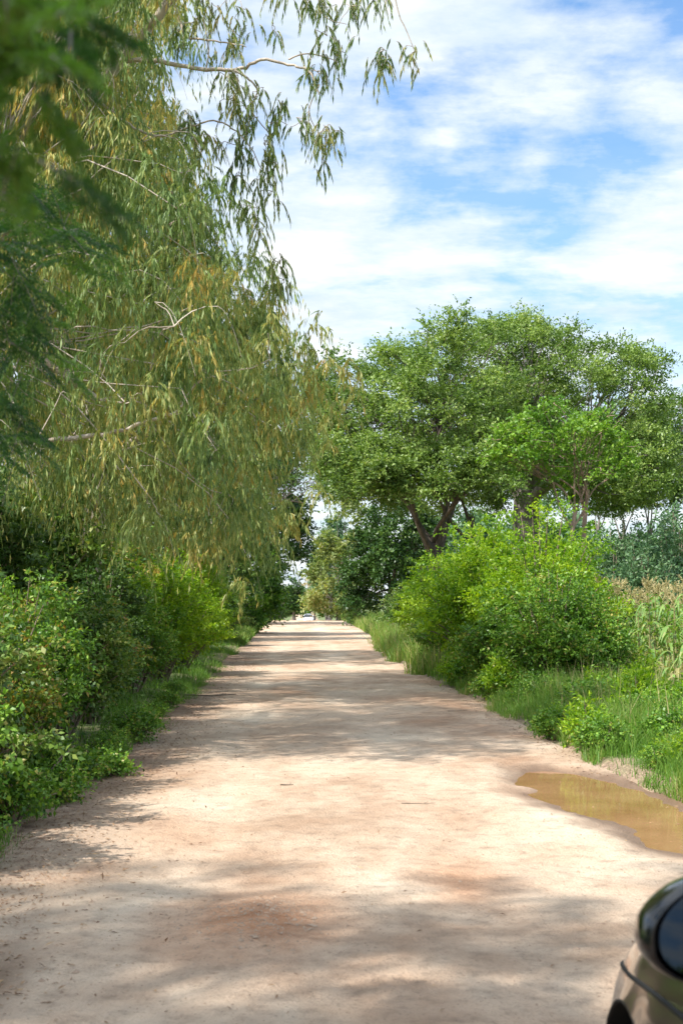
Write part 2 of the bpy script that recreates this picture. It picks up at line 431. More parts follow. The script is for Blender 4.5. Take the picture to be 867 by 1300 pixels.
class Leaves:
    def __init__(s): s.P = []; s.D = []; s.N = []; s.L = []; s.W = []; s.T = []
    def add(s, P, D, Nn, L, W, T):
        s.P.append(P); s.D.append(D); s.N.append(Nn); s.L.append(L); s.W.append(W); s.T.append(T)
    def mesh(s, name, fold=0.18, wide=0.42):
        P = np.concatenate(s.P); D = unit(np.concatenate(s.D)); Nn = np.concatenate(s.N)
        L = np.concatenate(s.L)[:, None]; W = np.concatenate(s.W)[:, None]; T = np.concatenate(s.T)
        S = unit(np.cross(D, Nn)); U = np.cross(S, D)
        mid = P + D * L * wide + U * W * fold
        V = np.stack([P, mid + S * W * 0.5, P + D * L - U * L * 0.06, mid - S * W * 0.5], 1).reshape(-1, 3)
        Fc = np.arange(len(V)).reshape(-1, 4)
        return np_mesh(name, V, Fc, {'tint': ('FACE', np.clip(T, 0, 1))})

def shoots(lv, rng, S, D, L, nl, ll, lw, spread=0.6, droop=0.2, hang=0.0, tint=None, tvar=0.18, up=0.8, t0=0.12):
    n = len(S)
    t = t0 + (1 - t0) * (np.arange(nl)[None] + rng.random((n, nl))) / nl
    L = np.asarray(L).reshape(-1, 1) * np.ones((n, 1))
    t3 = t[..., None]
    z = np.array((0, 0, 1.0))
    pos = S[:, None] + D[:, None] * L[..., None] * t3 - z * (droop * L[..., None]) * t3 ** 2
    tan = unit(D[:, None] - 2 * droop * t3 * z)
    k = n * nl
    rd = rdir(rng, k).reshape(n, nl, 3)
    ld = unit(tan * (1 - spread) + rd * spread - z * hang)
    nn = unit(rdir(rng, k).reshape(n, nl, 3) + z * up)
    if tint is None: tint = rng.random(n) * 0.6 + 0.1
    T = tint[:, None] + rng.normal(size=(n, nl)) * tvar
    sz = rng.uniform(0.65, 1.25, (n, nl))
    lv.add(pos.reshape(-1, 3), ld.reshape(-1, 3), nn.reshape(-1, 3), (ll * sz).ravel(), (lw * sz).ravel(), T.ravel())

class Wood:
    def __init__(s): s.V = []; s.F = []; s.n = 0
    def tube(s, pts, rad, sides=6):
        pts = np.asarray(pts, dtype=float); rad = np.asarray(rad, dtype=float)
        tan = np.gradient(pts, axis=0); tan = unit(tan)
        ref = np.array((0.0, 1.0, 0.0)) if abs(tan[0][1]) < 0.8 else np.array((1.0, 0, 0))
        a = unit(np.cross(tan, ref)); b_ = np.cross(tan, a)
        th = np.arange(sides) / sides * 2 * math.pi
        ring = pts[:, None] + rad[:, None, None] * (a[:, None] * np.cos(th)[None, :, None] + b_[:, None] * np.sin(th)[None, :, None])
        m = len(pts)
        i = np.arange(m * sides).reshape(m, sides) + s.n
        j = np.roll(i, -1, 1)
        s.F.append(np.stack([i[:-1], j[:-1], j[1:], i[1:]], -1).reshape(-1, 4))
        s.V.append(ring.reshape(-1, 3)); s.n += m * sides
    def limb(s, rng, A, B, r0, r1, sag=0.12, wob=0.06, n=8, sides=6, bend=None):
        A = np.asarray(A, float); B = np.asarray(B, float)
        t = np.linspace(0, 1, n)[:, None]
        d = np.linalg.norm(B - A)
        p = A + (B - A) * t
        off = rdir(rng, 1)[0] * wob * d; off2 = rdir(rng, 1)[0] * wob * d * 0.6
        p = p + np.sin(t * math.pi) * off + np.sin(t * 2 * math.pi) * off2
        p[:, 2:] += np.sin(t * math.pi) * sag * d
        s.tube(p, r0 + (r1 - r0) * np.linspace(0, 1, n) ** 0.8, sides)
        return p
    def mesh(s, name):
        return np_mesh(name, np.concatenate(s.V), np.concatenate(s.F), None, True)

def kmeans(rng, P, k, it=6):
    C = P[rng.choice(len(P), min(k, len(P)), replace=False)].copy()
    for _ in range(it):
        lab = np.argmin(((P[:, None] - C[None]) ** 2).sum(-1), 1)
        for i in range(len(C)):
            if (lab == i).any(): C[i] = P[lab == i].mean(0)
    return C, lab

def skeleton(w, rng, base, fork, centers, r_base, hubs=6, r_tip=0.012, buttress=1.25, lean=0.05, hub_pull=0.45, sag=0.1, wob=0.08, bf=(0.22, 0.36)):
    """trunk base->fork, limbs fork->hub, branches hub->every clump"""
    base = np.asarray(base, float); fork = np.asarray(fork, float)
    t = np.linspace(0, 1, 10)[:, None]
    p = base + (fork - base) * t
    off = rdir(rng, 1)[0] * np.array((1, 1, 0)) * lean * np.linalg.norm(fork - base)
    p = p + np.sin(t * math.pi) * off
    rr = r_base * (1 + (buttress - 1) * np.exp(-t[:, 0] * 9)) * (1 - 0.35 * t[:, 0])
    w.tube(p, rr, 12)
    C, lab = kmeans(rng, centers, hubs)
    for i, c in enumerate(C):
        mem = centers[lab == i]
        if len(mem) == 0: continue
        hub = fork + (c - fork) * (1 - hub_pull * 0.6) - np.array((0, 0, 0.08 * np.linalg.norm(c - fork)))
        rl = r_base * 0.55 * (len(mem) / len(centers) * len(C)) ** 0.4
        # limbs leave the top quarter of the trunk at different heights
        k = rng.integers(7, 10)
        rl = min(rl, rr[k] * 0.55)
        pl = w.limb(rng, p[k], hub, rl, rl * 0.45, sag, wob, 10, 8)
        for q in mem:
            s = pl[rng.integers(5, 10)]
            w.limb(rng, s, q, rl * rng.uniform(*bf), r_tip, sag, wob * 1.3, 8, 5)
    return C

def clump_shoots(lv, w, rng, C, r, ns, nl, ll, lw, upb=0.35, flat=0.75, spread=0.6, droop=0.25, hang=0.0, ctint=None, tvar=0.15, twigs=0, up=0.8, lvar=0.45):
    """short leafy shoots radiating from each clump centre C (n,3) with radius r"""
    n = len(C)
    S = np.repeat(C, ns, 0)
    D = rdir(rng, n * ns); D[:, 2] = D[:, 2] * flat + upb; D = unit(D)
    rr = np.repeat(np.asarray(r) * np.ones(n), ns)
    L = rr * rng.uniform(1 - lvar, 1 + lvar * 0.6, n * ns)
    S = S + rdir(rng, n * ns) * rr[:, None] * 0.3
    if ctint is None: ctint = rng.random(n)
    T = np.repeat(ctint, ns) * 0.55 + rng.random(n * ns) * 0.35
    shoots(lv, rng, S, D, L, nl, ll, lw, spread, droop, hang, T, tvar, up)
    if twigs:
        idx = rng.choice(n * ns, min(twigs, n * ns), replace=False)
        for i in idx:
            e = S[i] + D[i] * L[i] * 0.9; e[2] -= droop * L[i] * 0.8
            w.limb(rng, C[i // ns], e, 0.012 * max(1, r if np.isscalar(r) else rr[i]), 0.004, 0.03, 0.08, 4, 3)

def interp_prof(pts, x):
    p = np.array(pts, float); return np.interp(x, p[:, 0], p[:, 1])

def crown_points(rng, top, bot, Yc, depth, n, shell=0.0, x_rng=None):
    """clump centres filling an outline given at distance Yc, with real depth"""
    out = []
    x0, x1 = x_rng if x_rng else (top[0][0], top[-1][0])
    while len(out) < n:
        px = rng.uniform(x0, x1); a = interp_prof(top, px); b_ = interp_prof(bot, px)
        if b_ <= a: continue
        py = rng.uniform(a, b_)
        u = (px - (x0 + x1) / 2) / ((x1 - x0) / 2)
        h = (py - b_) / (a - b_)                    # 0 bottom .. 1 top
        dd = depth * math.sqrt(max(0.03, 1 - u * u)) * math.sqrt(max(0.05, 1 - max(0, h) ** 3 * 0.9))
        yo = rng.uniform(-1, 1) * dd
        p = at(px, py, Yc); p[1] = Yc + yo
        out.append(p)
    return np.array(out)

def make_tree(name, label, cat, group, loc, leaves_me, wood_me, leafm, barkm):
    root = empty(name, loc)
    prop(root, label, cat, group)
    link('trunk', wood_me, barkm, root)
    link('crown', leaves_me, leafm, root)
    return root

def gz(x, y):
    return float(ground_z(np.array([x]), np.array([y]))[0])

# ================================================================== BIG TREES, RIGHT
def big_tree(seed, base, fork, top, bot, Yc, depth, nc, r, label, rb, leafm, barkm, ns=26, nl=11, ll=0.125, lw=0.062, hubs=9, name='umbrella_tree', group=None, extra=None, extra_trunks=(), flat=0.6, upb=0.42, twigs=160, cat='tree', spread=0.62, hang=0.0, droop=0.25, bias=None):
    rng = np.random.default_rng(seed)
    C = crown_points(rng, top, bot, Yc, depth, nc)
    if extra:                                   # low skirt of foliage hanging on the near side
        E = []
        while len(E) < extra[4]:
            q = at(rng.uniform(extra[0], extra[1]), rng.uniform(extra[2], extra[3]), Yc - depth * rng.uniform(0.55, 0.95)); E.append(q)
        C = np.concatenate([C, np.array(E)])
    w = Wood(); lv = Leaves()
    base = np.array(base, float); base[2] = gz(base[0], base[1]) - 0.15
    fork = np.array(fork, float)
    skeleton(w, rng, base, fork, C, rb, hubs, bf=(0.12, 0.22))
    for (b2, f2, r2, h2) in extra_trunks:
        b2 = np.array(b2, float); b2[2] = gz(b2[0], b2[1]) - 0.15
        sel = C[rng.choice(len(C), max(6, len(C) // 4), replace=False)]
        skeleton(w, rng, b2, np.array(f2, float), sel, r2, h2)
    hz = (C[:, 2] - C[:, 2].min()) / (np.ptp(C[:, 2]) + 1e-6)
    ct = np.clip(rng.random(len(C)) * 0.9 + (0 if bias is None else bias), 0, 1)
    clump_shoots(lv, w, rng, C, r, ns, nl, ll, lw, upb, flat, spread, droop, hang, ct, 0.12, twigs)
    org = np.array((base[0], base[1], base[2] + 0.15))
    for i in range(len(lv.P)): lv.P[i] = lv.P[i] - org
    for i in range(len(w.V)): w.V[i] = w.V[i] - org
    return make_tree(name, label, cat, group, tuple(org), lv.mesh('crown'), w.mesh('trunk'), leafm, barkm)

# wide umbrella tree with the dark leaning forked trunk
big_tree(101, (5.1, 51, 0), (4.6, 50.5, 3.6),
         [(395, 478), (430, 452), (470, 446), (520, 432), (560, 412), (590, 402), (630, 410), (660, 425)],
         [(395, 575), (420, 640), (470, 625), (500, 640), (560, 650), (620, 655), (660, 620)],
         50, 5.0, 230, 0.74, 'wide green umbrella tree with dark leaning forked trunk, branches reaching toward the road', 0.30, M['big'], M['bark_dark'],
         ns=38, nl=12, flat=0.5, upb=0.3, droop=0.12, ll=0.115, lw=0.06, hubs=6, extra=(440, 655, 560, 632, 46), extra_trunks=(((5.75, 51.6, 0), (6.1, 51.4, 4.6), 0.17, 2),))
# the taller one behind with the thick grey trunk
big_tree(102, (8.75, 55, 0), (8.65, 55, 6.3),
         [(585, 415), (620, 406), (650, 400), (690, 408), (715, 420), (745, 440), (800, 440), (850, 455)],
         [(585, 640), (640, 640), (648, 585), (690, 580), (700, 620), (760, 640), (800, 650), (850, 610)],
         55, 5.5, 270, 0.82, 'largest tree on the right, domed crown on one thick grey trunk', 0.68, M['big'], M['bark_grey'],
         ns=38, nl=12, flat=0.5, upb=0.3, droop=0.12, ll=0.12, lw=0.062, hubs=8, extra=(700, 850, 560, 630, 34))
# brighter tree in front with reddish stems
big_tree(103, (7.15, 38, 0), (7.3, 38, 4.0),
         [(625, 560), (660, 520), (720, 505), (770, 520), (800, 560)],
         [(625, 580), (660, 600), (700, 610), (740, 615), (770, 610), (800, 600)],
         38, 1.7, 75, 0.42, 'smaller bright green tree with reddish stems in front of the thick grey trunk', 0.085, M['fresh'], M['bark_red'],
         ns=18, nl=9, ll=0.11, lw=0.06, hubs=5, name='young_tree', extra_trunks=(((7.85, 38.3, 0), (7.7, 38.3, 4.6), 0.09, 3),))
# slender airy trees at the right edge
for i, (px, Yt, tp, bt, lab) in enumerate([(792, 66, 500, 660, 'slender pale-stemmed tree just right of the reddish stems'),
                                      (826, 60, 520, 655, 'slender tree with a thin straight stem over the bluish bushes'),
                                      (858, 63, 490, 640, 'slender airy tree cut by the right edge of the view'),
                                      (760, 72, 540, 655, 'thin grey-stemmed tree seen through the gap under the large crown'),
                                      (893, 58, 470, 650, 'airy tree just beyond the right edge of the view')]):
    xx = (px - 385) / F * Yt
    big_tree(110 + i, (xx, Yt, 0), (xx + 0.1, Yt, 1.7 - (bt - 757) / F * Yt - 0.2),
             [(px - 42, tp + 30), (px, tp), (px + 42, tp + 25)], [(px - 42, bt - 30), (px, bt), (px + 42, bt - 20)],
             Yt, 1.8, 60, 0.55, lab, 0.10, M['broad'], M['bark_grey'], ns=15, nl=9, ll=0.15, lw=0.06, hubs=4,
             name='slender_tree', group='slender trees at the edge of the field', twigs=40, hang=0.3)

# dark dense tree at the road crest
big_tree(120, (5.2, 84, 0), (5.2, 84, 2.4),
         [(436, 720), (455, 672), (480, 645), (515, 632), (545, 650), (560, 700)],
         [(436, 778), (455, 797), (480, 800), (515, 800), (545, 795), (560, 780)],
         82, 2.8, 95, 0.75, 'dense dark round tree standing at the right road edge by the crest', 0.22, M['dark'], M['bark_dark'],
         ns=30, nl=9, ll=0.20, lw=0.11, hubs=6, name='dense_tree', flat=0.8, upb=0.2)
far = [
    (121, 'pale green leafy tree just behind the dense dark tree', 430, 460, 105, [(395, 720), (415, 665), (440, 632), (470, 650), (480, 690)], [(395, 775), (440, 785), (480, 790)], 'pale', 3.5, 70, 0.9, 0),
    (122, 'tall thin bluish-green tree against the sky left of the pale green tree', 418, 440, 150, [(398, 700), (415, 655), (428, 650), (440, 690)], [(398, 760), (420, 770), (440, 765)], 'blue', 3.0, 50, 0.9, 0),
    (123, 'yellow-brown tree beside the far car', 415, 0, 190, [(392, 730), (410, 705), (435, 715), (450, 740)], [(392, 775), (420, 780), (450, 780)], 'straw', 4.0, 60, 1.1, 0),
    (124, 'olive tree beyond the bend, left of the far car', 360, 0, 175, [(335, 745), (355, 735), (375, 752)], [(335, 780), (360, 785), (375, 780)], 'pale', 3.0, 40, 1.0, 0),
    (125, 'small dark tree right against the gap of sky by the far car', 375, 0, 160, [(366, 750), (374, 735), (383, 752)], [(366, 778), (375, 783), (383, 778)], 'dark', 1.4, 22, 0.7, 0),
    (126, 'broad green tree closing the road behind the far car', 400, 0, 290, [(372, 758), (390, 748), (412, 745), (430, 755)], [(372, 776), (400, 780), (430, 778)], 'mid', 4.0, 40, 1.5, 0),
]
for sd, lab, px, _, Yt, top, bot, mt, dep, nc, r, _ in far:
    xx = (px - 385) / F * Yt
    zf = 1.7 - (bot[1][1] - 757 - 25) / F * Yt
    big_tree(sd, (xx, Yt, 0), (xx, Yt, zf), top, bot, Yt, dep, nc, r, lab, 0.2, M[mt], M['bark_grey'], ns=20, nl=8,
             ll=0.30 if Yt < 200 else 0.5, lw=0.16 if Yt < 200 else 0.28, hubs=4, name='roadside_tree', twigs=0)
# woods further right behind the field, and a far tree line
rng0 = np.random.default_rng(77)
for i in range(9):
    Yt = rng0.uniform(85, 120); px = 545 + i * 38 + rng0.uniform(-6, 6)
    h = rng0.uniform(85, 120) if i < 6 else rng0.uniform(55, 80)
    xx = (px - 385) / F * Yt
    big_tree(130 + i, (xx, Yt, 0), (xx, Yt, 1.0), [(px - 40, 740 - h * 0.6), (px, 740 - h), (px + 40, 740 - h * 0.6)],
             [(px - 40, 765), (px, 775), (px + 40, 765)], Yt, 3.0, 60, 1.1, 'distant tree low behind the field, %s' %
             ['leftmost of the row', 'second from the left of the row', 'third from the left of the row', 'fourth from the left of the row', 'middle of the row',
              'fourth from the right of the row', 'third from the right of the row', 'second from the right of the row', 'rightmost of the row'][i],
             0.18, M[['broad', 'blue', 'mid'][i % 3]], M['bark_grey'], ns=16, nl=8, ll=0.32, lw=0.18, hubs=4, name='distant_tree',
             group='distant trees behind the field', twigs=0)

src = [o for o in SC.objects if o.name.startswith('distant_tree') and o.parent is None]
for i, (x, y, s_) in enumerate([(44, 96, 1.2), (55, 108, 1.4), (63, 90, 1.1), (76, 120, 1.5), (88, 104, 1.3), (104, 130, 1.6), (32, 84, 1.0), (120, 112, 1.5)]):
    c = copy_tree(src[i % len(src)])
    c.location = (x, y, gz(x, y)); c.scale = (s_ * 1.3, s_ * 1.3, s_ * 1.2); c.rotation_euler = (0, 0, i * 1.1)
    prop(c, 'tree on the far side of the open field, %s of them counting from the maize' % ['second', 'third', 'fourth', 'fifth', 'sixth', 'seventh', 'first', 'eighth'][i], 'tree', 'trees across the open field')
    c.name = 'field_edge_tree'

# ================================================================== LEFT TREES
def euc_tree(seed, base, fork, C, r, label, rb, ns, nl, ll, lw, hubs, droop=1.0, group='weeping eucalyptus trees along the left side', tw=260, ctint=None, strand=1.0, rtip=0.006):
    rng = np.random.default_rng(seed)
    w = Wood(); lv = Leaves()
    base = np.array(base, float); base[2] = gz(base[0], base[1]) - 0.15
    skeleton(w, rng, base, np.array(fork, float), C, rb, hubs, rtip, sag=0.06, wob=0.10, bf=(0.09, 0.16))
    n = len(C)
    if ctint is None:
        ctint = np.clip(rng.random(n) ** 1.3 * 0.8, 0, 1)
        ctint = ctint + 0.10; ctint[rng.random(n) < 0.22] = 1.05
    nk = max(4, ns // 8); per = ns // nk; ns = nk * per      # tassels: shoots bunch at the twig ends
    Nd = np.repeat(C, nk, 0) + rng.normal(size=(n * nk, 3)) * r * np.array((0.62, 0.62, 0.55))
    S = np.repeat(Nd, per, 0) + rng.normal(size=(n * ns, 3)) * r * 0.13
    D = rdir(rng, n * ns) * np.array((1, 1, 0.5)); D[:, 2] += 0.1; D = unit(D)
    L = strand * rng.uniform(0.22, 0.62, n * ns) * np.repeat(rng.uniform(0.55, 1.5, n * nk), per)
    T = np.repeat(ctint, ns) * 0.55 + np.repeat(rng.random(n * nk), per) * 0.25 + rng.random(n * ns) * 0.16
    shoots(lv, rng, S, D * 0.75, L, nl, ll, lw, 0.42, droop, 0.85, T, 0.12, 0.0, 0.05)
    idx = rng.choice(n * ns, min(tw, n * ns), replace=False)
    for i in idx:
        t = np.linspace(0, 1, 6)[:, None]
        p = S[i] + D[i] * 0.55 * L[i] * t - np.array((0, 0, 1)) * droop * L[i] * t ** 2
        w.tube(p, np.linspace(0.005, 0.002, 6), 3)
        w.limb(rng, C[i // ns], S[i], 0.008, 0.005, 0.05, 0.1, 5, 3)
    org = np.array((base[0], base[1], base[2] + 0.15))
    for i in range(len(lv.P)): lv.P[i] = lv.P[i] - org
    for i in range(len(w.V)): w.V[i] = w.V[i] - org
    return make_tree('eucalyptus_tree', label, 'tree', group, tuple(org), lv.mesh('crown', 0.1), w.mesh('trunk'), M['euc'], M['bark_pale'])

# right-hand outline of the hanging crowns in the photograph: py -> px
EDGE = [(-500, 300), (-300, 280), (-100, 240), (0, 205), (60, 180), (120, 195), (180, 225), (240, 262), (300, 318), (350, 322), (400, 350), (440, 396), (500, 410), (560, 388), (620, 356), (680, 300), (720, 270)]
def euc_points(rng, Y0, Y1, n, py0, py1, pxmin, inset=0.0, edge=EDGE, keep=None):
    out = []
    while len(out) < n:
        py = rng.uniform(py0, py1); e = interp_prof(edge, py) - inset
        px = rng.uniform(pxmin, e)
        Yt = rng.uniform(Y0, Y1)
        p = at(px, py, Yt)
        if p[2] < 1.9 or (keep and not keep(p, px, py)): continue
        out.append(p)
    return np.array(out)
rA = np.random.default_rng(5)
CA = euc_points(rA, 13.5, 18.5, 270, -330, 720, -330, 25, keep=lambda p, px, py: p[2] > 2.3 and py < 610 + 70 * math.sin(px * 0.045) + 40 * math.sin(px * 0.11))
sparse = np.array([at(*q) for q in ((300, 20, 15.5), (335, -30, 15.3), (380, -40, 15.2), (440, -60, 15), (480, -50, 15), (520, 20, 15.0), (330, 110, 15.2), (395, 95, 15.1),
                                    (345, 170, 15.6), (385, 135, 15.4), (290, 60, 15.8), (420, -20, 15.1), (465, -10, 15.2), (500, 5, 15.1), (300, 150, 16), (330, 215, 16), (405, 55, 15.4), (500, -90, 14.8), (410, 140, 15.4), (310, 250, 16.2))])
tA = euc_tree(201, (-5.6, 15.6, 0), (-4.6, 15.6, 4.6), CA, 0.45, 'nearest weeping eucalyptus, pale limb and drooping olive leaves across the top left', 0.24, 56, 15, 0.105, 0.0175, 12)
# outlying thin branches belong to the same tree: own part meshes
rngS = np.random.default_rng(55)
w = Wood(); lv = Leaves()
def chain(pts, r0, r1, n=6):
    """smooth branch through points"""
    P = np.array(pts, float); out = []
    for i in range(len(P) - 1):
        p0 = P[max(i - 1, 0)]; p1 = P[i]; p2 = P[i + 1]; p3 = P[min(i + 2, len(P) - 1)]
        for k in range(n):
            t = k / n
            out.append(0.5 * ((2 * p1) + (-p0 + p2) * t + (2 * p0 - 5 * p1 + 4 * p2 - p3) * t * t + (-p0 + 3 * p1 - 3 * p2 + p3) * t ** 3))
    out.append(P[-1]); out = np.array(out)
    out = out + rngS.normal(size=out.shape) * r0 * 0.25
    w.tube(out, np.linspace(r0, r1, len(out)), 7)
    return out
b1 = chain([at(60, 170, 16.2), at(140, 80, 15.8), at(165, 40, 15.7), at(215, -15, 15.6), at(280, -90, 15.4), at(370, -120, 15.2), at(470, -110, 15)], 0.085, 0.02)
b2 = chain([at(150, 66, 15.8), at(200, 66, 15.6), at(250, 76, 15.5), at(300, 76, 15.4), at(330, 64, 15.3), at(372, 70, 15.2), at(395, 82, 15.1), at(405, 110, 15.1)], 0.030, 0.008)
b3 = chain([at(296, 77, 15.4), at(312, 88, 15.4), at(325, 104, 15.5), at(318, 130, 15.6), at(345, 165, 15.7)], 0.014, 0.005)
b4 = chain([at(365, 62, 15.2), at(385, 55, 15.1), at(410, 58, 15.1), at(430, 66, 15.0)], 0.010, 0.004)
b5 = chain([at(215, -15, 15.6), at(228, 22, 15.5), at(235, 34, 15.5), at(262, 38, 15.4), at(290, 42, 15.4), at(310, 46, 15.3)], 0.018, 0.005)
b6 = chain([at(258, 78, 15.5), at(262, 50, 15.5), at(256, 10, 15.5), at(262, -20, 15.4)], 0.010, 0.005)
b7 = chain([at(110, 110, 16.0), at(160, 150, 15.95), at(200, 165, 15.9), at(240, 152, 15.8), at(275, 145, 15.7), at(310, 170, 15.7), at(335, 215, 15.8)], 0.018, 0.005)
b8 = chain([at(470, -110, 15), at(500, -60, 15), at(505, -10, 15.0), at(525, 40, 15.0), at(532, 62, 15.0)], 0.012, 0.003)
b9 = chain([at(370, -120, 15.2), at(400, -60, 15.2), at(408, 0, 15.2), at(440, 15, 15.1)], 0.012, 0.003)
b10 = chain([at(405, 95, 15.1), at(392, 130, 15.2), at(405, 160, 15.2), at(425, 172, 15.2)], 0.007, 0.003)
w_main = w; w = w_low = Wood()
b11 = chain([at(-60, 570, 15.4), at(60, 560, 15.2), at(105, 555, 15.0), at(150, 548, 14.9), at(185, 535, 14.8), at(208, 528, 14.7), at(228, 518, 14.75), at(240, 495, 14.8), at(255, 480, 14.8)], 0.030, 0.006, 5)
w = w_main
# sprays hanging off those branches (px,py,Y,amount)
spr = [(487, 62, 15, 9), (484, 75, 15, 6), (531, 66, 15, 7), (415, 45, 15.1, 7), (402, 92, 15.1, 12), (395, 65, 15.1, 5), (428, 62, 15, 9), (445, 5, 15.1, 8), (410, 5, 15.2, 10), (385, -5, 15.2, 8), (362, -15, 15.2, 6),
       (345, 28, 15.3, 4), (305, 10, 15.4, 8), (300, 45, 15.4, 5), (285, 50, 15.4, 6), (270, 70, 15.5, 5), (300, 98, 15.4, 7), (325, 118, 15.5, 7), (355, 135, 15.5, 9), (350, 160, 15.6, 8), (385, 155, 15.3, 9), (410, 168, 15.2, 12), (425, 170, 15.2, 7),
       (408, 205, 15.2, 4), (335, 190, 15.7, 10), (340, 215, 15.7, 10), (330, 235, 15.8, 9), (345, 250, 15.8, 6), (310, 140, 15.6, 9), (290, 130, 15.6, 9), (285, 100, 15.6, 7), (320, 270, 15.9, 10), (325, 300, 15.9, 8), (360, 365, 16, 9), (355, 345, 16, 6), (345, 375, 16, 8), (300, 190, 15.9, 12), (315, 160, 15.7, 9),
       (240, 30, 15.5, 8), (250, 0, 15.5, 10), (225, 40, 15.5, 8), (275, 10, 15.4, 6), (480, -10, 15, 10), (460, -20, 15, 10), (300, 230, 16, 12), (265, 180, 15.8, 12), (240, 160, 15.8, 14)]
for (px, py, Yt, k) in spr:
    k = int(k * 1.35)
    c = at(px, py - 14, Yt)
    S = c + rngS.normal(size=(k, 3)) * np.array((0.075, 0.16, 0.06)) 
    D = rdir(rngS, k) * np.array((1, 1, 0.3)); D = unit(D)
    L = rngS.uniform(0.12, 0.34, k)
    T = np.full(k, rngS.uniform(0.05, 0.55)) + rngS.random(k) * 0.3
    shoots(lv, rngS, S, D * 0.5, L, 14, 0.110, 0.0160, 0.34, 0.9, 1.0, T, 0.12, 0.0, 0.0)
    for i in range(k):
        t = np.linspace(0, 1, 5)[:, None]
        p = S[i] + D[i] * 0.5 * L[i] * t - np.array((0, 0, 1)) * 0.9 * L[i] * t ** 2
        w.tube(p, np.linspace(0.004, 0.002, 5), 3)
        if i % 3 == 0:
            w.limb(rngS, c, S[i], 0.005, 0.004, 0.03, 0.1, 4, 3)
tb = empty('x'); bpy.data.objects.remove(tb)
orgA = np.array(tA.location)
for L_ in (lv.P, w.V, w_low.V):
    for i in range(len(L_)): L_[i] = L_[i] - orgA
link('branch', w_low.mesh('branch'), M['bark_pale'], tA)
link('branch', w.mesh('branch'), M['bark_pale'], tA)
link('leaf_spray', lv.mesh('leaf_spray', 0.1), M['euc'], tA)

CB = euc_points(rA, 21, 28, 270, -60, 700, -60, 14, keep=lambda p, px, py: p[2] > 2.5 and py < 635 + 60 * math.sin(px * 0.05 + 1))
euc_tree(202, (-4.2, 25.5, 0), (-3.7, 25.3, 5.2), CB, 0.62, 'second weeping eucalyptus, long hanging strands with orange-yellow patches over the road edge', 0.26, 56, 15, 0.135, 0.023, 12, strand=1.0)
CC = euc_points(rA, 34, 42, 150, 330, 700, 20, 0, keep=lambda p, px, py: p[2] > 3.0)
euc_tree(203, (-4.6, 38, 0), (-4.2, 38, 5.0), CC, 0.85, 'third weeping eucalyptus, behind the others and partly shaded', 0.28, 36, 15, 0.22, 0.038, 9, strand=1.3)
# a fourth standing beside the viewer, out of the picture but shading the road
rD = np.random.default_rng(9)
CD = np.stack([rD.uniform(-11, -3.6, 140), rD.uniform(-4, 4.0, 140), rD.uniform(8, 14.5, 140)], 1)
CD = np.concatenate([CD, np.stack([rD.uniform(-12, -7, 45), rD.uniform(0, 4.6, 45), rD.uniform(8, 13, 45)], 1)])
euc_tree(204, (-6.0, 2.5, 0), (-5.8, 2.8, 6.8), CD, 0.6, 'eucalyptus standing beside the viewer on the left, its crown above the picture', 0.26, 20, 15, 0.26, 0.042, 9, strand=1.2, tw=60)

for sd, bx, by, pr, lab in ((143, -9.0, 54, [(60, 455), (130, 425), (200, 430), (260, 470)], 'tall leafy tree filling in behind the hanging eucalyptus strands, nearer one'),
                            (144, -6.0, 62, [(200, 500), (250, 480), (300, 490), (345, 560)], 'tall leafy tree filling in behind the hanging eucalyptus strands, nearer the road')):
    big_tree(sd, (bx, by, 0), (bx + 0.4, by, 3.0), pr, [(p[0], 730) for p in pr], by, 2.6, 120, 0.85, lab, 0.28, M['broad'], M['bark_dark'],
             ns=26, nl=9, ll=0.17, lw=0.09, hubs=6, name='backdrop_tree', twigs=0)
# darker broadleaf trees on the left beyond the eucalypts
big_tree(140, (-3.6, 66, 0), (-3.2, 66, 1.6),
         [(262, 735), (280, 700), (310, 684), (340, 700), (352, 740)], [(262, 790), (290, 812), (325, 815), (352, 770)],
         66, 2.2, 70, 0.55, 'rounded fresh green tree at the left road edge below the hanging eucalyptus', 0.16, M['mid'], M['bark_dark'],
         ns=26, nl=9, ll=0.16, lw=0.09, hubs=6, name='roadside_tree', flat=0.8, upb=0.3)
big_tree(141, (-4.8, 92, 0), (-4.0, 92, 3.5),
         [(255, 570), (300, 555), (350, 560), (375, 600), (388, 680)], [(255, 770), (300, 790), (345, 792), (370, 745), (388, 715)],
         90, 4.0, 110, 0.95, 'tall dark tree leaning over the left side of the road crest', 0.30, M['dark'], M['bark_dark'],
         ns=26, nl=9, ll=0.24, lw=0.13, hubs=8, name='dense_tree')
# thin dark branches that bridge the gap of sky above the road
big_tree(142, (-6.6, 84, 0), (-5.0, 84, 5.4),
         [(290, 520), (340, 500), (400, 545), (440, 590)], [(290, 640), (350, 650), (385, 640), (440, 618)],
         84, 3.0, 64, 0.85, 'dark small-leaved tree stretching thin twigs across the gap of sky over the road', 0.2, M['dark'], M['bark_dark'],
         ns=15, nl=8, ll=0.19, lw=0.095, hubs=6, name='leaning_tree', twigs=300)

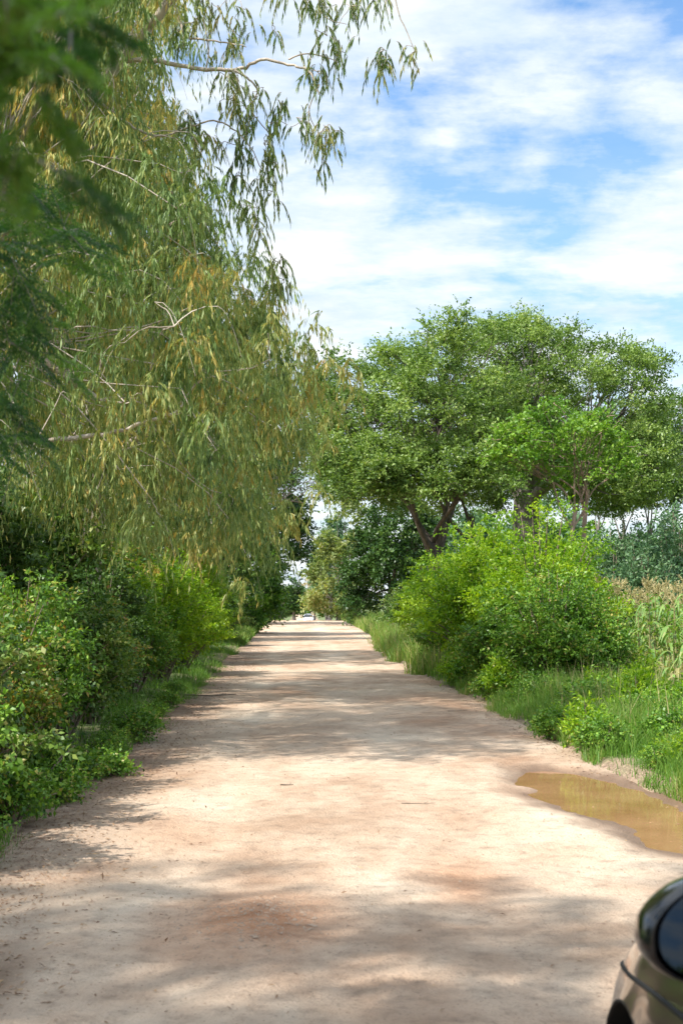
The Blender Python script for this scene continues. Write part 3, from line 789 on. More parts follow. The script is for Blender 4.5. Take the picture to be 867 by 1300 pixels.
# ================================================================== SHRUBS
def shrub_proto(seed, h, rad, nst, nsh, nl, ll, lw, leafm, droop=0.25, upright=0.6, tint=None, spread=0.6, low=0.1):
    rng = np.random.default_rng(seed)
    w = Wood(); lv = Leaves()
    SS, DD, LL, TT = [], [], [], []
    for i in range(nst):
        a = rng.uniform(0, 2 * math.pi); u = math.sqrt(rng.random())
        lobe = 0.82 + 0.18 * math.sin(a * 3 + seed) + 0.1 * math.sin(a * 5 + seed * 2)
        ex, ey = math.cos(a) * u * rad * lobe, math.sin(a) * u * rad * lobe
        top = h * (1 - 0.55 * u ** 2.2) * rng.uniform(0.62, 1.08)
        base = np.array((ex * 0.22, ey * 0.22, 0)); tip = np.array((ex, ey, top))
        mid = base * 0.45 + tip * 0.55 + np.array((-ex * 0.12, -ey * 0.12, 0.12 * h))
        t = np.linspace(0, 1, 8)[:, None]
        p = base * (1 - t) ** 2 + 2 * mid * t * (1 - t) + tip * t * t
        w.tube(p, np.linspace(0.016, 0.004, 8) * (0.7 + 0.3 * h), 4)
        st = rng.random()
        q = rng.uniform(low, 1, nsh); q = np.sqrt(q)
        s = np.array([np.interp(q, t[:, 0], p[:, k]) for k in range(3)]).T
        d = rdir(rng, nsh); d[:, :2] += unit(np.array((ex, ey)) + 1e-6) * 0.5; d[:, 2] = d[:, 2] * 0.7 + upright * q
        SS.append(s); DD.append(unit(d)); LL.append(rng.uniform(0.14, 0.42, nsh) * (0.6 + 0.25 * h)); TT.append(np.full(nsh, st) * 0.5 + rng.random(nsh) * 0.35 + 0.12 * q)
    shoots(lv, rng, np.concatenate(SS), np.concatenate(DD), np.concatenate(LL), nl, ll, lw, spread, droop, 0.0, np.concatenate(TT), 0.17, 0.9)
    # keep leaves above the ground
    P = lv.P[0]; P[:, 2] = np.maximum(P[:, 2], 0.03)
    return w.mesh('stems'), lv.mesh('foliage'), leafm
PR = {
    'lime1': shrub_proto(301, 2.6, 1.25, 74, 34, 10, 0.062, 0.030, M['lime'], upright=0.9),
    'lime2': shrub_proto(302, 2.2, 1.15, 66, 34, 10, 0.066, 0.032, M['lime'], upright=0.8),
    'mid1': shrub_proto(303, 1.7, 1.05, 72, 38, 11, 0.055, 0.034, M['mid'], droop=0.35),
    'mid2': shrub_proto(304, 2.0, 1.1, 64, 32, 10, 0.060, 0.030, M['mid'], upright=0.7),
    'dark1': shrub_proto(305, 2.0, 1.15, 70, 38, 11, 0.066, 0.036, M['broad'], droop=0.3),
    'dark2': shrub_proto(306, 2.6, 1.3, 64, 32, 10, 0.078, 0.044, M['dark'], droop=0.3),
    'patchy': shrub_proto(311, 2.0, 1.1, 60, 30, 10, 0.058, 0.034, M['patchy'], droop=0.3),
    'blue1': shrub_proto(307, 2.4, 1.3, 60, 28, 9, 0.085, 0.040, M['blue'], droop=0.2),
    'weed': shrub_proto(308, 0.42, 0.38, 34, 12, 7, 0.042, 0.026, M['mid'], droop=0.2, upright=0.6, low=0.02),
    'weed2': shrub_proto(309, 0.55, 0.30, 26, 12, 7, 0.060, 0.026, M['lime'], droop=0.2, upright=0.8, low=0.02),
}
rs = random.Random(4)
GR = 'shrubs on the right verge'
def shrub(kind, x, y, s, label, group, sz=None, rz=None, name='shrub', cat='shrub'):
    wme, lme, lm = PR[kind]
    if x > 0 and y > 24 and group == GR: x -= 0.42 * math.exp(-((y - 38) / 15) ** 2)
    root = empty(name, (x, y, gz(x, y) - 0.02), rs.uniform(0, 6.28) if rz is None else rz)
    root.scale = (s, s, s * (sz or 1))
    prop(root, label, cat, group)
    link('stems', wme, M['twig'], root); link('foliage', lme, lm, root)
    return root
GR = 'shrubs on the right verge'; GL = 'shrubs along the left road edge'; GM = 'taller shrubs filling under the left trees'
shrub('lime1', 4.4, 25.2, 1.2, 'tallest bright lime-green shrub on the right, in front of the thick grey trunk', GR)
shrub('lime2', 3.95, 28, 1.25, 'lime-green shrub left of the tallest bright one', GR, 1.08)
shrub('lime2', 4.95, 26.8, 1.22, 'lime-green shrub right of the tallest bright one, next to the maize', GR, 1.0)
shrub('mid2', 4.0, 22.8, 1.02, 'mid-green shrub at the foot of the tallest bright one', GR)
shrub('mid1', 4.5, 22.8, 0.9, 'low mid-green shrub where the grass meets the maize', GR)
shrub('mid1', 3.75, 24.6, 0.95, 'low mid-green shrub at the road edge before the bright shrubs', GR)
shrub('patchy', 4.9, 24.2, 0.85, 'small yellow-tinged shrub low between the bright one and the maize', GR)
shrub('lime1', 4.4, 33.5, 1.25, 'lime-green shrub below the dark leaning trunk', GR, 0.95)
shrub('mid2', 3.75, 31, 1.0, 'rounded shrub at the right road edge halfway to the crest', GR)
shrub('lime2', 4.15, 40, 1.2, 'yellow-green shrub beyond the halfway one, at the right road edge', GR)
shrub('dark1', 4.6, 45, 1.1, 'darker shrub under the umbrella tree, right road edge', GR)
shrub('dark1', 3.9, 36.5, 0.7, 'small darker shrub between the yellow-green one and the halfway one', GR)
shrub('dark2', 6.6, 48, 1.1, 'dark shrub between the two large trunks', GR)
shrub('dark2', 9.5, 50, 1.15, 'dark shrub right of the thick grey trunk', GR)
shrub('dark1', 4.4, 58, 1.1, 'dark shrub just behind the leaning trunk', GR)
for i, (x, y, s) in enumerate([(8.9, 37, 1.2), (10.6, 40, 1.6), (9.8, 45, 1.5), (11.9, 45, 1.7), (12.6, 52, 1.7), (8.4, 44, 1.2)]):
    shrub('blue1', x, y, s, 'bluish-green bush behind the maize, %s' % ['nearest of them', 'second nearest, at the right edge', 'in the middle of them', 'tall one at the far right', 'farthest of them', 'leftmost, under the reddish-stemmed tree'][i], 'bluish bushes behind the maize')
# left road edge, near to far
left_front = [('mid1', -2.95, 9.2, 0.95, 'nearest shrub at the left edge of the view'), ('dark1', -2.9, 10.8, 0.9, 'second nearest shrub on the left road edge, glossy dark leaves'),
              ('patchy', -2.75, 12.4, 0.85, 'leafy shrub with a fallen stick at its foot'), ('mid2', -2.85, 14.2, 0.92, 'bushy green shrub just past the fallen stick'),
              ('dark1', -2.8, 16.2, 0.88, 'shadowed shrub beside the litter-covered road edge'), ('patchy', -2.75, 18.4, 0.85, 'low rounded shrub past the shadowed one, left road edge'),
              ('dark2', -3.0, 20.8, 0.8, 'dark-leaved shrub under the hanging strands'), ('mid2', -2.85, 23.5, 0.9, 'mid-green shrub under the second eucalyptus'),
              ('lime2', -2.75, 27.0, 1.0, 'bright fresh shrub leaning to the road on the left'), ('lime2', -2.75, 31.0, 1.1, 'bright spiky shrub halfway to the crest on the left'),
              ('lime1', -2.95, 36.0, 1.1, 'tall bright shrub on the left before the rounded tree'), ('mid2', -3.1, 42, 1.3, 'green shrub past the tall bright left one'),
              ('dark1', -3.3, 49, 1.3, 'dark shrub close to the rounded tree, left road edge'), ('dark1', -3.4, 56, 1.25, 'dark shrub right in front of the rounded tree')]
for k, x, y, s, lab in left_front:
    shrub(k, x, y, s, lab, GL)
left_back = [(-4.2, 9.6), (-4.4, 12.3), (-4.2, 15.0), (-4.5, 18.2), (-4.2, 21.6), (-4.5, 25.8), (-4.2, 30), (-4.6, 35), (-4.8, 41), (-5, 48), (-5.6, 56), (-6.5, 13), (-6.8, 18), (-7, 25), (-7.2, 33), (-8, 44)]
kinds = ['patchy', 'dark2', 'patchy', 'dark2', 'dark1', 'mid2', 'patchy', 'mid2', 'mid1', 'dark1', 'mid2', 'dark2', 'dark2', 'dark2', 'dark2', 'dark2']
for i, (x, y) in enumerate(left_back):
    adj = {'patchy': 'yellow-tinged', 'dark2': 'dark large-leaved', 'mid2': 'mid-green upright', 'mid1': 'low rounded green', 'dark1': 'dark glossy'}[kinds[i]]
    nth = ['nearest', 'second', 'third', 'fourth', 'fifth', 'sixth', 'seventh', 'eighth', 'ninth', 'tenth', 'farthest'][i if i < 11 else i - 11]
    lab = '%s understory shrub, %s from the viewer in the %s row under the eucalypts' % (adj, nth, 'front' if i < 11 else 'rear')
    shrub(kinds[i], x - (0.5 if y > 20 else 0), y, rs.uniform(1.05, 1.4) if y < 20 else rs.uniform(1.6, 2.0), lab, GM, name='understory_shrub')
# behind the viewer: what the mirror and the car paint can see
for i, (x, y, k) in enumerate([(-4, 4, 'mid2'), (-4.2, 0.5, 'dark2'), (-4, -3, 'mid2'), (5.6, 6, 'mid1'), (6, 1, 'mid2'), (5.6, -4, 'dark1')]):
    shrub(k, x, y, 1.1, 'verge shrub outside the picture, %s the parked car' % ['left of the road level with', 'left of the road beside the tail of', 'left of the road behind', 'right of the road ahead of', 'right of the road beside', 'right of the road behind'][i], 'verge shrubs beside the parked car', name='verge_shrub')
# weeds by the road edges (individual plants)
wl = [(-2.2, 7.6), (-1.98, 9.4), (-2.15, 10.1), (-1.9, 10.7), (-2.0, 11.4), (-1.78, 12.0), (-1.9, 12.9), (-1.82, 13.8), (-1.95, 14.9), (-2.0, 15.8), (-1.9, 17.0), (-2.0, 18.6), (-1.95, 20.4), (-2.0, 22), (-2.1, 24.5)]
for i, (x, y) in enumerate(wl):
    shrub('weed', x - (0.28 if y < 13 else 0.1), y, rs.uniform(0.45, 0.95), 'small leafy weed rooted at the left road edge', 'weeds along the left road edge', name='weed', cat='weed')
for i in range(95):
    y = 9.5 + 20 * rs.random() ** 1.1; x = float(edge_right(np.array([y]))[0]) + rs.uniform(0.15, 0.6 + y * 0.085)
    shrub(rs.choice(['weed', 'weed', 'weed2']), x + (0.5 if y < 13 else 0), y, rs.uniform(0.4, 0.8) if y < 15 else rs.uniform(0.6, 1.2), 'leafy weed standing in the right verge grass', 'weeds in the right verge grass', name='weed', cat='weed')

# ================================================================== GRASS
def grass_mesh(rng, X, Y, H, W, lean=0.45, tint=None):
    n = len(X)
    Z = ground_z(X, Y) - 0.01
    B = np.stack([X, Y, Z], 1)
    a = rng.uniform(0, 2 * math.pi, n); ld = np.stack([np.cos(a), np.sin(a), np.zeros(n)], 1)
    b = rng.uniform(0, 2 * math.pi, n); sd = np.stack([np.cos(b), np.sin(b), np.zeros(n)], 1)
    k = rng.uniform(0.05, lean, n)[:, None]; H = H[:, None]; W = W[:, None]
    up = np.array((0, 0, 1.0))
    m1 = B + up * H * 0.5 + ld * H * k * 0.3; tp = B + up * H * (1 - k * 0.35) + ld * H * k
    V = np.stack([B - sd * W * .5, B + sd * W * .5, m1 + sd * W * .42, m1 - sd * W * .42, tp + sd * W * .06, tp - sd * W * .06], 1).reshape(-1, 3)
    i = np.arange(n)[:, None] * 6
    Fc = np.concatenate([i + np.array([[0, 1, 2, 3]]), i + np.array([[3, 2, 4, 5]])], 0)
    if tint is None: tint = rng.random(n)
    return np_mesh('grass', V, Fc, {'tint': ('FACE', np.concatenate([tint, tint]))})
rng = np.random.default_rng(31)
def scatter_right(n, y0, y1, wid, g=1.0):
    u = rng.random(n) ** g
    y = y0 + (y1 - y0) * u
    x = edge_right(y) + 0.04 - 0.55 * np.clip(fbm(y, y * 0, 91, 3, 1.1), -0.25, 1) * (y < 60) * (y > 15) + rng.random(n) ** 1.15 * wid(y)
    return x, y
x, y = scatter_right(95000, 7, 32, lambda y: 0.8 + y * 0.11, 1.1)
clump = fbm(x, y, 71, 3, 1.5); od = x - edge_right(y)
kp = (rng.random(len(x)) < np.clip(0.65 + clump * 1.1 + od * 0.6, 0.08, 1)); x, y, clump, od = x[kp], y[kp], clump[kp], od[kp]
h = (0.12 + 0.22 * np.clip(od / 0.8, 0, 1)) * rng.uniform(0.5, 1.5, len(x)) * (1 + 0.7 * clump)
h = np.clip(h, 0.04, 0.62)
prop(link('verge_grass', grass_mesh(rng, x, y, h, rng.uniform(.005, .011, len(x)), 0.7, np.clip(0.45 + clump * 0.5 + rng.normal(size=len(x)) * 0.22, 0, 1)), M['grass']),
     'thick bright green grass covering the right verge beside the puddle', 'grass', kind='stuff')
x, y = scatter_right(52000, 30, 125, lambda y: 1.2 + y * 0.10, 1.3)
prop(link('tall_grass', grass_mesh(rng, x, y, rng.uniform(0.25, 0.75, len(x)), rng.uniform(.012, .026, len(x)), 0.6, np.clip(0.7 + rng.normal(size=len(x)) * 0.25, 0, 1)), M['grass']),
     'taller yellow-green grass on the right verge toward the crest', 'grass', kind='stuff')
n = 62000
y = 5 + 48 * rng.random(n) ** 1.1; x = edge_left(y) + 0.04 + 0.5 * np.clip(fbm(y, y * 0, 92, 3, 1.1), -0.3, 1) - rng.random(n) ** 1.5 * 1.6
clump = fbm(x, y, 72, 3, 1.3)
kp = rng.random(n) < np.clip(0.25 + clump * 1.3, 0.03, 1); x, y = x[kp], y[kp]
prop(link('left_verge_grass', grass_mesh(rng, x, y, rng.uniform(0.05, 0.28, len(x)), rng.uniform(.005, .012, len(x)), 0.8, np.clip(0.35 + rng.normal(size=len(x)) * 0.25, 0, 1)), M['grass']),
     'sparse grass and ground cover at the foot of the left shrubs', 'grass', kind='stuff')
n = 34000
y = 50 + 134 * rng.random(n) ** 1.4; x = edge_left(y) - 0.02 - rng.random(n) ** 1.2 * (2 + (y - 50) * 0.06)
prop(link('crest_grass', grass_mesh(rng, x, y, rng.uniform(0.12, 0.5, n), rng.uniform(.014, .03, n), 0.7, np.clip(0.6 + rng.normal(size=n) * 0.25, 0, 1)), M['grass']),
     'bright grass strip on the left side near the crest', 'grass', kind='stuff')
n = 5200
y = 5.6 + 4.6 * rng.random(n); x = edge_left(y) + 0.10 - rng.random(n) ** 1.3 * 1.1
clump = fbm(x, y, 75, 3, 2.2); kp = clump > 0.0; x, y = x[kp], y[kp]
prop(link('bank_grass', grass_mesh(rng, x, y, rng.uniform(0.04, 0.16, len(x)), rng.uniform(.004, .009, len(x)), 0.8, np.clip(0.4 + rng.normal(size=len(x)) * 0.25, 0, 1)), M['grass']),
     'patchy short grass on the bare bank at the near left road edge', 'grass', kind='stuff')
# dry seed-headed stems standing in the right verge
x, y = scatter_right(420, 15, 30, lambda y: 1.0 + y * 0.09)
x = x + 0.4
prop(link('dry_grass', grass_mesh(rng, x, y, rng.uniform(0.45, 0.85, len(x)), rng.uniform(.006, .012, len(x)), 0.35, rng.random(len(x))), M['straw']),
     'dry straw-coloured grass stems among the right verge weeds', 'grass', kind='stuff')

# ================================================================== MAIZE
def maize_proto(seed):
    rng = np.random.default_rng(seed)
    h = rng.uniform(1.45, 1.75)
    w = Wood(); w.tube(np.array([(0, 0, 0), (0.01, 0, h * 0.5), (0.02, 0.01, h)]), [0.014, 0.011, 0.006], 6)
    V, Fc, T = [], [], []; n = 0
    for i in range(10):
        a = i * 2.4 + rng.uniform(-.4, .4); z0 = 0.2 + (h - 0.35) * i / 9; L = rng.uniform(0.45, 0.75) * (1 - 0.25 * i / 9)
        d = np.array((math.cos(a), math.sin(a), 0)); s = np.array((-math.sin(a), math.cos(a), 0)); K = 8
        for k in range(K + 1):
            t = k / K
            c = np.array((0, 0, z0)) + d * L * t * 0.75 + np.array((0, 0, L * (0.75 * t - 1.15 * t * t)))
            wd = 0.034 * (1 - t ** 2) + 0.003
            V += [c - s * wd + (0, 0, 0.01), c, c + s * wd + (0, 0, 0.01)]
            if k < K:
                q = n + k * 3
                Fc += [(q, q + 1, q + 4, q + 3), (q + 1, q + 2, q + 5, q + 4)]
                tt = 0.95 if i < 2 else rng.uniform(0.1, 0.8); T += [tt, tt]
        n += (K + 1) * 3
    lm = np_mesh('leaves', np.array(V), np.array(Fc), {'tint': ('FACE', T)})
    lv = Leaves()
    k = 9
    D = rdir(rng, k) * np.array((0.5, 0.5, 0.2)) + np.array((0, 0, 0.9))
    shoots(lv, rng, np.tile(np.array((0.02, 0.01, h - 0.02)), (k, 1)), unit(D), rng.uniform(0.18, 0.3, k), 18, 0.035, 0.016, 0.4, 0.25, 0, rng.random(k), 0.2, 0)
    return w.mesh('stalk'), lm, lv.mesh('tassel')
MZ = [maize_proto(s) for s in (401, 402, 403)]
rm = random.Random(8)
cnt = 0
for row in range(17):
    y0 = 20.5 + row * 1.15
    x = max(5.55, 0.205 * y0) + rm.uniform(0, 0.3)
    while x < 0.275 * y0 + 0.9 and cnt < 165:
        yy = y0 + rm.uniform(-.2, .2)
        st, lf, ts = MZ[cnt % 3]
        r_ = empty('maize_plant', (x, yy, gz(x, yy) - 0.02), rm.uniform(0, 6.28)); s = rm.uniform(0.85, 1.1); r_.scale = (s, s, s)
        prop(r_, 'maize plant with a beige tassel in the field at the right', 'maize', 'maize plants in the field')
        link('stalk', st, M['maize'] if False else M['straw'], r_); link('leaves', lf, M['maize'], r_); link('tassel', ts, M['straw'], r_)
        x += rm.uniform(0.22, 0.38); cnt += 1

# ================================================================== FOREGROUND ACACIA
rng = np.random.default_rng(61)
w = Wood(); lv = Leaves()
base = np.array((-2.9, 2.3, gz(-2.9, 2.3) - 0.1))
fork = np.array((-2.75, 2.4, 2.6))
ends = []
for px, py, Yt in [(q[0], q[1], q[2] * 1.3) for q in [(20, 240, 3.6), (75, 290, 3.8), (0, 310, 3.4), (50, 370, 3.9), (5, 420, 3.5), (90, 320, 4.2), (40, 450, 4.0), (-10, 500, 3.6), (25, 555, 4.1), (60, 260, 4.3), (-40, 300, 3.6), (-60, 420, 3.8), (-80, 200, 3.4), (0, 190, 4.2)]]:
    ends.append(at(px, py, Yt))
for px, py, Yt in [(20, 30, 1.6), (45, 50, 1.55), (0, 110, 1.6), (70, 15, 1.6), (40, 0, 1.7), (-30, 60, 1.6), (30, 90, 1.6), (10, 140, 1.6), (-60, 0, 1.5), (90, -60, 1.5)]:
    ends.append(at(px, py, Yt))
for _ in range(22):
    ends.append(np.array((rng.uniform(-4.6, -1.9), rng.uniform(0.2, 4.2), rng.uniform(3.2, 5.0))))
ends = np.array(ends)
skeleton(w, rng, base, fork, ends, 0.035, 8, 0.0015, wob=0.05, sag=0.08)
# compound fronds: rachis with pairs of pinnae carrying tiny leaflets
def frond(c, d, L, tint, dense=1.0):
    d = unit(d); side = unit(np.cross(d, np.array((0, 0, 1.0)))); upv = np.cross(side, d)
    npn = 9
    S, D = [], []
    for k in range(npn):
        t = 0.2 + 0.8 * k / npn
        p = c + d * L * t - np.array((0, 0, 1)) * 0.25 * L * t * t
        for sg in (-1, 1):
            S.append(p); D.append(unit(d * 0.55 + side * sg * 0.8 - np.array((0, 0, 0.15))))
    S = np.array(S); D = np.array(D)
    shoots(lv, rng, S, D, L * 0.42, int(16 * dense), 0.016, 0.0052, 0.45, 0.2, 0, np.full(len(S), tint), 0.12, 1.2, 0.0)
    t = np.linspace(0, 1, 5)[:, None]
    w.tube(c + d * L * t - np.array((0, 0, 1)) * 0.25 * L * t * t, np.linspace(0.002, 0.001, 5), 3)
for i, e in enumerate(ends):
    near = i < 24
    nf_ = (9 if i < 14 else 2) if near else 26
    for _ in range(nf_):
        d = rdir(rng, 1)[0] * np.array((1, 1, 0.6)) + np.array((0.1, 0, -0.15))
        sc = (0.17 if i < 14 else 0.10) if near else 0.3
        frond(e + rng.normal(size=3) * (0.05 if i < 14 else 0.035), d, sc * rng.uniform(0.7, 1.2), rng.random() if i < 14 else (1.0 if rng.random() < 0.6 else 0.4))
org = base + np.array((0, 0, 0.1))
for L_ in (lv.P, w.V):
    for i in range(len(L_)): L_[i] = L_[i] - org
make_tree('acacia_tree', 'feathery dark green tree close to the viewer, its blurred fronds at the top left', 'tree', None, tuple(org), lv.mesh('crown'), w.mesh('trunk'), M['acacia'], M['bark_grey'])

# ================================================================== ROAD DEBRIS
rng = np.random.default_rng(71)
def road_h(x, y):
    el, er = edge_left(y), edge_right(y)
    out = np.maximum(el - x, x - er)
    return np.maximum(road_z(x, y) - 0.10 * np.clip((out - 0.05) / 0.4, 0, 2) ** 1.3, ground_z(x, y))
# pebbles
n = 13000
y = 4.5 + 26 * rng.random(n) ** 1.5; x = rng.uniform(-2.1, 3.4, n)
m_ = 2600
y[:m_] = 7.55 + rng.normal(size=m_) * 0.34; x[:m_] = -0.27 + rng.normal(size=m_) * 0.26
sz = rng.lognormal(-5.5, 0.5, n); sz = np.clip(sz, 0.0015, 0.02)
pd = poly_dist(x, y, PUD); kp = pd > 0.1; x, y, sz = x[kp], y[kp], sz[kp]; n = len(x)
z = road_h(x, y)
octv = np.array([(1, 0, 0), (0.3, .95, 0), (-.8, .6, 0), (-.8, -.6, 0), (.3, -.95, 0), (0, 0, .75)])
V = (octv[None] * sz[:, None, None] * rng.uniform(0.6, 1.3, (n, 6, 1)) + np.stack([x, y, z], 1)[:, None]).reshape(-1, 3)
i = np.arange(n)[:, None] * 6
Fc = np.concatenate([i + np.array([[a, (a + 1) % 5, 5]]) for a in range(5)], 0)
M['stone'] = bark_mat('pebble', (0.26, 0.17, 0.11), (0.46, 0.33, 0.23), 30)
prop(link('pebbles', np_mesh('pebbles', V, Fc), M['stone']), 'small loose pebbles and grit scattered over the dirt road', 'pebbles', kind='stuff')
# leaf litter
n = 9000
y = 5 + 42 * rng.random(n) ** 1.4; x = edge_left(y) + 0.1 + rng.normal(size=n) * 0.30 + rng.exponential(0.22, n) * (rng.random(n) < 0.5)
n2 = 2600; y2 = 5 + 30 * rng.random(n2); x2 = rng.uniform(-1.8, 3.2, n2) ** 1
n3 = 1500; y3 = 8 + 25 * rng.random(n3); x3 = edge_right(y3) + rng.normal(size=n3) * 0.15
x = np.concatenate([x, x2[: n2 // 6], x3]); y = np.concatenate([y, y2[: n2 // 6], y3])
pd = poly_dist(x, y, PUD); kp = pd > 0.0; x, y = x[kp], y[kp]; n = len(x)
z = road_h(x, y) + 0.006
fx = np.random.default_rng(5).uniform(2.0, 3.3, 60); fy = np.random.default_rng(6).uniform(9.2, 14.2, 60)
fk = poly_dist(fx, fy, PUD) < -0.15; fx, fy = fx[fk], fy[fk]
x = np.r_[x, fx]; y = np.r_[y, fy]; z = np.r_[z, np.full(len(fx), -0.049)]; n = len(x)
lv = Leaves()
D = rdir(rng, n); D[:, 2] *= 0.25
lv.add(np.stack([x, y, z], 1), unit(D), unit(rdir(rng, n) * 0.5 + np.array((0, 0, 1.0))), rng.uniform(.018, .055, n), rng.uniform(.006, .014, n), rng.random(n))
prop(link('leaf_litter', lv.mesh('leaf_litter'), M['litter']), 'dry brown fallen leaves strewn along the road edges', 'leaf litter', kind='stuff')
# sticks
def stick(px, py, ang, L, r, lab, lift=0.0, Yt=None, tilt=0.0):
    Y0 = 1.70 * F / (py - 757) if Yt is None else Yt
    X0 = (px - 385) / F * Y0
    z0 = float(road_h(np.array([X0]), np.array([Y0]))[0]) + r + lift
    ww = Wood(); rr = np.random.default_rng(int(px))
    k = 7; t = np.linspace(-0.5, 0.5, k)
    p = np.stack([t * L, rr.normal(size=k) * L * 0.025, np.abs(t) * L * 0.04], 1)
    ww.tube(p, np.linspace(r, r * 0.5, k), 6)
    ww.tube(np.array([p[4], p[4] + (0.08 * L, 0.10 * L, 0.02 * L), p[4] + (0.15 * L, 0.22 * L, 0.01)]), [r * 0.6, r * 0.5, r * 0.3], 5)
    o = link('fallen_stick', ww.mesh('fallen_stick'), M['twig']); o.location = (X0, Y0, z0); o.rotation_euler = (0, tilt, ang)
    prop(o, lab, 'stick', 'sticks lying about the road')
stick(365, 994, 0.1, 0.12, 0.007, 'short dark twig lying on the pale middle of the road')
stick(530, 1017, 0.05, 0.28, 0.004, 'thin curved twig right of the road middle on a sunlit patch')
stick(268, 883, 0.1, 0.9, 0.016, 'dark stick lying across the litter at the left road edge')
stick(580, 903, 0.5, 0.35, 0.006, 'small twig near the right verge ahead of the puddle')
stick(60, 975, 0.2, 0.75, 0.011, 'pale bare stick leaning in the nearest left shrub', 0.12, 12.2, -0.75)

# ================================================================== CAR
def lathe(prof, sides=40, axis='x'):
    """prof list of (offset along axis, radius)"""
    V = []; Fc = []; n = len(prof)
    for k in range(sides):
        a = 2 * math.pi * k / sides
        for (o, r) in prof: V.append((o, math.cos(a) * r, math.sin(a) * r))
    for k in range(sides):
        k2 = (k + 1) % sides
        for j in range(n - 1): Fc.append((k * n + j, k2 * n + j, k2 * n + j + 1, k * n + j + 1))
    return V, Fc
def car_paint(name, col, metal=0.0):
    m, t, b = new_mat(name)
    b.inputs['Base Color'].default_value = (*col, 1); b.inputs['Roughness'].default_value = 0.28; b.inputs['Metallic'].default_value = metal
    b.inputs['Coat Weight'].default_value = 1.0; b.inputs['Coat Roughness'].default_value = 0.03; b.inputs['Coat IOR'].default_value = 1.5
    return m
M['paint_black'] = car_paint('dark_brown_paint', (0.030, 0.018, 0.014))
M['paint_white'] = car_paint('white_paint', (0.78, 0.79, 0.8))
M['tyre'] = simple('tyre_rubber', (0.02, 0.02, 0.02), 0.85)
M['rim'] = simple('alloy', (0.45, 0.45, 0.46), 0.3, 0.9)
M['black_plastic'] = simple('black_plastic', (0.012, 0.012, 0.012), 0.7, 0, 0.25)
M['glass_dark'] = simple('tinted_glass', (0.012, 0.016, 0.016), 0.03, 0, 0.6, 0.6)
M['lamp'] = simple('lamp_glass', (0.62, 0.64, 0.66), 0.08, 0.2, 0.6, 1.0)
M['lamp_red'] = simple('red_lamp_glass', (0.35, 0.01, 0.01), 0.1, 0, 0.5, 1.0)
M['gloss_black'] = simple('gloss_black', (0.006, 0.006, 0.008), 0.15, 0, 0.3, 0.7)
M['mirror'] = simple('mirror_glass', (0.22, 0.25, 0.29), 0.01, 1.0)
M['chrome'] = simple('chrome', (0.7, 0.7, 0.7), 0.12, 1.0)
M['plate'] = simple('plate_yellow', (0.6, 0.55, 0.35), 0.5)

